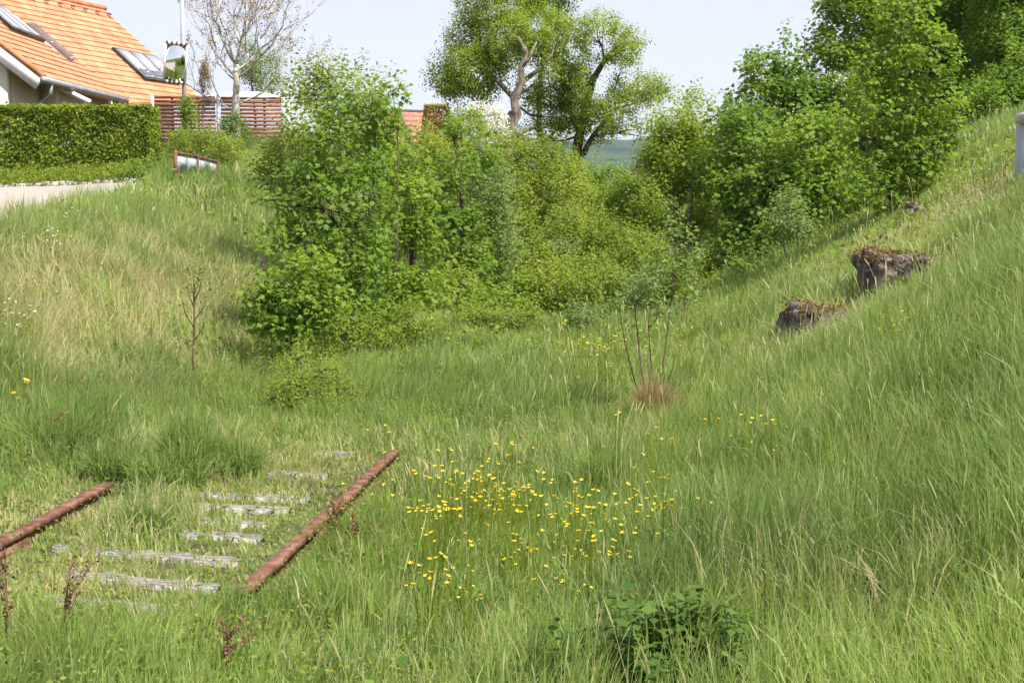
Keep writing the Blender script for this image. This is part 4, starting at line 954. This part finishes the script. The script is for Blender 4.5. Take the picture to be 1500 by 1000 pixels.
plant('creeping_bush', 'low herb bush left of the large dark rock', 'bush', gat(1262, 400), [(1258, 385, 20, 16, float(gat(1262, 400)[1]), .25), (1170, 450, 14, 20, float(gat(1170, 462)[1]), .2)], 'oval', 'mapled', .04, 110, 3, .1, parts=SH, gap=.2, r0=.006)
# dark ground shrubs closing the view under the trees
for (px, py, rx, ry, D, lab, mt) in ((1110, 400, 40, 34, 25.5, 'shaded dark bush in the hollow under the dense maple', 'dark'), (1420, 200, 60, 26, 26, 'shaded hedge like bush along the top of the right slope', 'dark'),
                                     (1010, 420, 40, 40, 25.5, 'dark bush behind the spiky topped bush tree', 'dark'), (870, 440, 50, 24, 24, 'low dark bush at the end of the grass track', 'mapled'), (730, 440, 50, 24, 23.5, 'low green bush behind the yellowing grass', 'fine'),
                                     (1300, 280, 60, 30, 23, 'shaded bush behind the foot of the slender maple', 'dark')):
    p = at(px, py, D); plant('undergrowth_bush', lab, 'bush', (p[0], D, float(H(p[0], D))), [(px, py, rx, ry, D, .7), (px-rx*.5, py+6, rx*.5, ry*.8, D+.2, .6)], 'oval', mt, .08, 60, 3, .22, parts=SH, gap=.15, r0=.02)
plant('small_bush', 'small loose bush at the far end of the valley grass', 'bush', g_(868, 500, 17.5), [(868, 478, 34, 18, 17.5, .3), (850, 466, 20, 12, 17.5, .2)], 'oval', 'willow', .05, 60, 3, .2, parts=SH, gap=.4, r0=.008, up=1)
plant('small_bush', 'faint low bush in the yellowing grass left of centre', 'bush', g_(755, 500, 17.5), [(752, 470, 36, 20, 17.8, .3), (690, 470, 30, 16, 18, .3)], 'oval', 'fine', .05, 50, 3, .2, parts=SH, gap=.42, r0=.008, up=1)
for (px, py, rx, ry, D, lab, mt, kd) in ((655, 432, 36, 30, 19.8, 'yellow green bush at the foot of the columnar maple', 'fine', 'oval'), (735, 440, 40, 28, 19.6, 'fresh green bush at the left end of the thicket edge', 'maple', 'maple'), (800, 430, 40, 34, 20.2, 'light fine leaved bush in the middle of the thicket edge', 'fine', 'oval'),
        (868, 428, 36, 34, 19.8, 'soft green bush in front of the central shrubs', 'fine', 'oval'), (935, 440, 34, 30, 19.4, 'grey green bush right behind the willow sapling stems', 'willow', 'oval'), (1005, 425, 36, 40, 19.6, 'mid green bush at the foot of the spiky topped bush tree', 'maple', 'oval')):
    plant('thicket_bush', lab, 'bush', g_(px, py+30, D), [(px, py, rx, ry, D, .45), (px-rx*.6, py+ry*.45, rx*.7, ry*.6, D-.2, .35), (px+rx*.6, py-ry*.5, rx*.6, ry*.6, D+.3, .35)], kd, mt, .075, 50, 3, .24, parts=SH, gap=.44, gscale=2.6, r0=.015, shoots=3, up=.9, cov=7, nlimb=12)
# willow sapling in the grass with its stems and the brown tuft
WD = 10.9
wb = g_(958, 612, WD)
plant('willow_sapling', 'multi stemmed willow sapling growing out of the brown grass tuft', 'sapling', wb,
      [(985, 395, 34, 34, WD, .22), (1000, 375, 22, 28, WD, .15), (955, 420, 24, 30, WD, .18), (965, 455, 34, 16, WD, .2), (925, 440, 20, 34, WD, .15), (1000, 445, 18, 12, WD, .12), (985, 345, 14, 20, WD, .1)],
      'oval', 'willow', .045, 60, 4, .12, .1, .8, parts=SH, bark='twig', gap=.5, gscale=7, up=1., nlimb=8, r0=.010, cov=3.6, vbias=.15,
      trunks=[tp([(956, 612), (945, 570), (937, 520), (930, 450), (925, 410)], WD, .010, .003), tp([(960, 612), (968, 560), (976, 500), (983, 440), (988, 360)], WD, .010, .003), tp([(952, 612), (930, 560), (915, 500), (908, 460)], WD+.05, .008, .003), tp([(962, 605), (985, 540), (1000, 470)], WD-.03, .007, .002), tp([(956, 610), (955, 550), (950, 480), (955, 420)], WD+.06, .008, .003)])
def tuft(name, label, cat, px, py, D, rad, h_, n_, mat, wd=.004):
    b = g_(px, py, D); th = rng.uniform(0, 6.28, n_); rr = rad*np.sqrt(rng.random(n_))*.55; X = b[0]+np.cos(th)*rr; Y = b[1]+np.sin(th)*rr; Z = np.full(n_, b[2])
    hh = h_*rng.uniform(.5, 1.15, n_); lk = (rr/rad)*.7+rng.normal(size=n_)*.4; hh = hh*(.6+.8*vn(X*9, Y*9, 3)); rows = []; az = rng.uniform(0, 3.14, n_)
    a2 = th+rng.normal(size=n_)*.8
    for t, f in ((0, 1), (.4, .9), (.75, .6), (1, 0)):
        cx_ = X+np.cos(a2)*lk*hh*t*t-b[0]; cy_ = Y+np.sin(a2)*lk*hh*t*t-b[1]; cz_ = hh*(t-.45*np.abs(lk)*t**3)
        if f: rows += [np.stack([cx_-np.cos(az)*wd*f/2, cy_-np.sin(az)*wd*f/2, cz_], -1), np.stack([cx_+np.cos(az)*wd*f/2, cy_+np.sin(az)*wd*f/2, cz_], -1)]
        else: rows += [np.stack([cx_, cy_, cz_], -1)]
    V = np.stack(rows, 1); bb = (np.arange(n_)*7)[:, None]
    o = mk(name, V, [np.concatenate([bb+np.array([[0, 1, 3, 2]]), bb+np.array([[2, 3, 5, 4]])]), bb+np.array([[4, 5, 6]])], L[mat], {'v': np.repeat(rng.random(n_)*.7, 7), 'dry': np.repeat(rng.random(n_)*.15, 7)})
    o.location = b; return tag(o, label, cat)
tuft('dry_grass_tuft', 'reddish brown dry grass tuft at the foot of the willow sapling', 'grass tuft', 960, 622, WD-.25, .31, .36, 3200, 'straw', .0045)
tuft('grass_tussock', 'lush dark green tussock swallowing the end of the short rail', 'tussock', 252, 722, 8.25, .34, .25, 900, 'grass', .011)
tuft('grass_tussock', 'low spreading tussock between the end of the short rail and the arching tussock', 'tussock', 165, 700, 8.6, .30, .22, 700, 'grass', .011)
tuft('grass_tussock', 'low spreading tussock right of the arching tussock near the narrow sleepers', 'tussock', 340, 700, 8.7, .30, .22, 650, 'grass', .011)
tuft('grass_tussock', 'bright green tussock on the sleepers between the two rails', 'tussock', 215, 795, 7.2, .20, .17, 600, 'grass', .009)
tuft('grass_tussock', 'dense tussock at the left edge behind the short rail', 'tussock', 75, 690, 9.3, .5, .34, 1400, 'grass', .007)
tuft('grass_tussock', 'arching tussock of long grass right behind the short rail end', 'tussock', 285, 715, 8.8, .36, .38, 1600, 'grass', .006)
tuft('grass_tussock', 'small tussock hiding the near end of the long rail', 'tussock', 340, 912, float(gat(340, 905)[1]), .12, .15, 160, 'grass', .006)
tuft('grass_tussock', 'pale half dry tussock in the middle of the meadow', 'tussock', 880, 712, 8.2, .26, .40, 700, 'grass', .005)
tuft('grass_tussock', 'arching long bladed tussock at the bottom edge beside the nettles', 'tussock', 1110, 985, 4.9, .3, .42, 420, 'grass', .007)
tuft('grass_tussock', 'long bladed tussock at the bottom edge left of the nettles', 'tussock', 830, 1000, 4.75, .26, .34, 380, 'grass', .006)
for (lab, px, py, h_, n__) in (('straw coloured grass hanging over the right end of the large dark rock', 1368, 372, .2, 420), ('dry grass in front of the large dark rock', 1300, 425, .24, 300), ('dry grass right beside the lower left rock', 1262, 480, .22, 340), ('dry grass at the left foot of the lower left rock', 1165, 488, .22, 200), ('brown grass above the large dark rock', 1290, 362, .16, 260)):
    tuft('dry_grass_tuft', lab, 'grass tuft', px, py, float(gat(px, py)[1]), .2, h_, n__, 'straw2', .004)
# bleached dead branches
root = thing('dead_branch', 'bleached dead branches lying at the end of the valley grass', 'branch', g_(925, 475, 19))
mb = MB(); b = g_(925, 480, 19)
for i in range(9):
    a_ = b+np.array([rng.normal()*.15, rng.normal()*.1, .05]); mb.tube([a_, a_+np.array([rng.normal()*.1, 0, .2]), a_+np.array([rng.normal()*.28, rng.normal()*.1, rng.uniform(.15, .4)])], [.009, .006, .003], 5)
mb.build('branch', M['oldbark'], root)
mb = MB(); a_ = gat(1185, 470); mb.tube([a_+np.array([.0, 0, .02]), a_+np.array([.12, 0, .18]), a_+np.array([.38, 0, .48])], [.008, .006, .003], 5)
root = thing('dead_branch', 'single pale dead branch leaning on the lower left rock', 'branch', a_); mb.build('branch', M['palebark'], root)

# nettle patch bottom right of centre
def nettles(label, px, py, spread, n_, hh, mat='mapled', leaf=.066):
    c = gat(px, py, .15)
    for i in range(n_):
        b = np.array([c[0]+rng.normal()*spread, c[1]+rng.normal()*spread*.7, 0]); b[2] = H(b[0], b[1]); h_ = hh*rng.uniform(.7, 1.2)
        root = thing('nettle', label, 'nettle', b, 'nettles at the bottom of the slope')
        tp_ = b+np.array([rng.normal()*.03, rng.normal()*.03, h_]); mb = MB(); mb.tube([b, (b+tp_)/2+rng.normal(size=3)*.01, tp_], [.004, .003, .002], 5); mb.build('stem', M['greenstem'], root)
        k = 8; tt = np.linspace(.25, 1, k)[:, None]; P = b*(1-tt)+tp_*tt
        pos, dr, nr, sz = sprigs(P, np.tile([[0, 0, 1.]], (k, 1)), np.full(k, .03), 1, leaf, .15, .45, 1.2, 1.2)
        p2 = sprigs(P, np.tile([[0, 0, 1.]], (k, 1)), np.full(k, .02), 1, leaf, .15, .45, 1.2, 1.2)
        pos = np.concatenate([pos, p2[0]]); dr = np.concatenate([dr, p2[1]]); nr = np.concatenate([nr, p2[2]]); sz = np.concatenate([sz, p2[3]])
        leafmesh('leaves', pos, dr, nr, sz, rng.random(len(pos))*.7, 'oval', L[mat], root)
nettles('dark green nettle in the lush patch at the bottom edge of the meadow', 1000, 975, .19, 56, .34, 'dark')

# ================================================================== FLOWERS
def make_flower(hh, rad, petal, n_pet=5, nh=1, yel='yellow'):
    """stem + heads as one mesh, template at the origin"""
    V = []; Q = []; Tm = []; vv = []; n = 0; fq = []
    heads = []
    for h in range(nh):
        tip = np.array([rng.normal()*.05*(h > 0)+rng.normal()*.02, rng.normal()*.05*(h > 0), hh*(1-.12*h*rng.random())]); heads.append(tip)
        m_ = tip*.5+np.array([rng.normal()*.01, rng.normal()*.01, 0]); w_ = .0022
        for (a_, b_) in ((np.zeros(3), m_), (m_, tip)):
            V += [a_-[w_, 0, 0], a_+[w_, 0, 0], b_+[w_, 0, 0], b_-[w_, 0, 0], a_-[0, w_, 0], a_+[0, w_, 0], b_+[0, w_, 0], b_-[0, w_, 0]]
            fq += [(n, n+1, n+2, n+3), (n+4, n+5, n+6, n+7)]; Tm += [0, 0]; n += 8
    for tip in heads:
        tl_ = rng.uniform(-.35, .35, 2)
        for k in range(n_pet):
            a0 = k*2*math.pi/n_pet; u = np.array([math.cos(a0), math.sin(a0), .55]); s_ = np.array([-math.sin(a0), math.cos(a0), 0])
            u[2] += tl_[0]*math.cos(a0)+tl_[1]*math.sin(a0)
            V += [tip, tip+u*rad*.6+s_*rad*.45, tip+u*rad*1.05, tip+u*rad*.6-s_*rad*.45]; fq += [(n, n+1, n+2, n+3)]; Tm += [1]; n += 4
    return np.array(V), fq, Tm
def flower_mesh(hh, rad, n_pet, nh, pm):
    V, fq, Tm = make_flower(hh, rad, None, n_pet, nh)
    o = mk('tmp', V, [np.array(fq)], [L['fine'], L[pm]], {'v': rng.random(len(V)), 'dry': np.zeros(len(V))}, midx=Tm)
    me = o.data; bpy.data.objects.remove(o); return me
BM = [flower_mesh(h, .0098, 5, nh, 'yellow') for h, nh in ((.36, 1), (.42, 2), (.34, 3), (.46, 2), (.40, 4), (.38, 3))]
DM = [flower_mesh(h, .022, 12, 1, 'yellow') for h in (.2, .28)]
WM = [flower_mesh(h, .014, 6, 7, 'whitefl') for h in (.4, .5, .55)]
def scatter(px, py, rx, ry, n_, label, group, meshes, name='buttercup', cat='flower', off=.33, sc_=1.):
    for i in range(n_):
        x = px+rng.normal()*rx*.52; y = py+rng.normal()*ry*.52; p = gat(x, y, off)
        o = bpy.data.objects.new(name, meshes[rng.integers(0, len(meshes))]); col.objects.link(o); o.location = (p[0], p[1], p[2]+rng.uniform(-.03, .03))
        o.rotation_euler = (rng.normal()*.08, rng.normal()*.08, rng.uniform(0, 6.28)); s = sc_*rng.uniform(.75, 1.3); o.scale = (s, s, s)
        tag(o, label, cat, group)
BG = 'yellow buttercups '
for (px, py, rx, ry, n_, lab) in ((690, 712, 50, 16, 22, 'yellow buttercup in the dense patch right of the far rail end'), (750, 715, 40, 26, 22, 'yellow buttercup in the tall patch in the middle of the meadow'),
        (640, 760, 60, 34, 22, 'yellow buttercup scattered close to the right side of the long rail'), (770, 770, 70, 34, 22, 'yellow buttercup scattered in the centre foreground'),
        (850, 755, 34, 22, 14, 'orange yellow buttercup in the small group right of centre'), (870, 795, 50, 14, 12, 'yellow buttercup below the small orange group'),
        (945, 768, 50, 26, 24, 'yellow buttercup in the rightmost dense patch of the foreground'), (655, 860, 40, 18, 12, 'yellow buttercup in the lowest group near the bottom'),
        (1095, 652, 42, 16, 9, 'yellow buttercup in the patch on the foot of the right slope'), (870, 530, 60, 20, 26, 'yellow buttercup in the far patch in front of the bushes'), (1320, 480, 44, 6, 7, 'yellow buttercup below the large dark rock'),
        (1010, 775, 60, 30, 9, 'yellow buttercup at the right edge of the foreground patches'), (900, 850, 90, 30, 6, 'lone yellow buttercup low above the nettles'), (950, 690, 90, 34, 9, 'lone yellow buttercup between the foreground and far patches'), (1110, 548, 20, 8, 3, 'tiny yellow buttercup halfway to the lower left rock'), (980, 500, 40, 16, 6, 'yellow buttercup just right of the willow sapling'), (570, 690, 60, 50, 6, 'yellow buttercup at the far end of the long rail')):
    scatter(px, py, rx, ry, n_, lab, BG+lab[lab.find('buttercup')+10:], BM, sc_=1.2 if py < 560 and px < 1000 else .95)
scatter(35, 572, 24, 16, 6, 'yellow dandelion like flower low on the left bank', 'yellow flowers on the left bank', DM, 'yellow_flower', 'flower', .2)
scatter(24, 498, 14, 6, 2, 'yellow flower near the left edge halfway up the bank', 'yellow flowers at the left edge', DM, 'yellow_flower', 'flower', .2, 1.2)
scatter(85, 345, 36, 14, 14, 'white flowering herb below the road', 'white flowers below the road', WM, 'white_flower', 'flower', .4, .8)
scatter(25, 478, 16, 12, 3, 'white flower near the left edge of the bank', 'white flowers at the left edge', WM, 'white_flower', 'flower', .3)
scatter(1450, 245, 30, 20, 3, 'white flower in the grass beside the grey pillar', 'white flowers by the pillar', WM, 'white_flower', 'flower', .3, .7)

# dry dock stalks and dark dead stalks
def dock(label, px, py, h_, D=None, mat='dock', bark='twig'):
    b = gat(px, py); root = thing('dock_stalk', label, 'dry stalk', b); t_ = b+np.array([rng.normal()*.04, 0, h_]); mb = MB(); mb.tube([b, (b+t_)/2+rng.normal(size=3)*.015, t_], [.005, .004, .002], 5)
    P = []
    for k in range(7):
        f = rng.uniform(.4, .95); a_ = b*(1-f)+t_*f; c = a_+np.array([rng.normal()*.05, rng.normal()*.05, rng.uniform(.05, .1)]); mb.tube([a_, c], [.002, .001], 4); P += [a_*(1-s)+c*s for s in np.linspace(.2, 1, 6)]
    P += [b*(1-f)+t_*f for f in np.linspace(.5, 1, 14)]
    mb.build('stem', M[bark], root); P = np.array(P); P = np.repeat(P, 4, 0)+rng.normal(size=(len(P)*4, 3))*.008; n_ = len(P)
    leafmesh('seed_head', P, rdir(n_), rdir(n_), .014*rng.uniform(.5, 1.3, n_), rng.random(n_), 'round', L[mat], root)
dock('reddish brown dry dock stalk at the lower left, right one of a pair', 98, 955, .36)
dock('tall reddish dry dock stalk at the left bottom corner', 8, 985, .48)
dock('short reddish dock stalk at the bottom edge below the sleepers', 325, 1005, .2)
dock('dark dead stalk standing right of the long rail', 500, 815, .30, mat='moss')
dock('dark seed head among grass beside the dead stalk', 522, 822, .16, mat='moss')
dock('thin brown stalk left of the lush tussock behind the short rail', 82, 668, .26, mat='moss')
dock('brown dry stalk on the lower right slope', 1205, 925, .30)

# ================================================================== AIR
HAZE = True
if HAZE:
    mb = MB(); mb.box((0, 2100, 53), (7600, 5900, 122)); hz = mb.build('haze', None)
    m, n, out = newmat('haze_air'); pv = n.nodes.new("ShaderNodeVolumePrincipled"); pv.inputs['Color'].default_value = (.60, .74, 1., 1); pv.inputs['Density'].default_value = .00009
    pv.inputs['Anisotropy'].default_value = .2
    n.links.new(pv.outputs[0], out.inputs['Volume']); hz.data.materials.clear(); hz.data.materials.append(m); hz['kind'] = 'stuff'; hz['label'] = 'thin pale summer haze over the valley'; hz['category'] = 'haze'
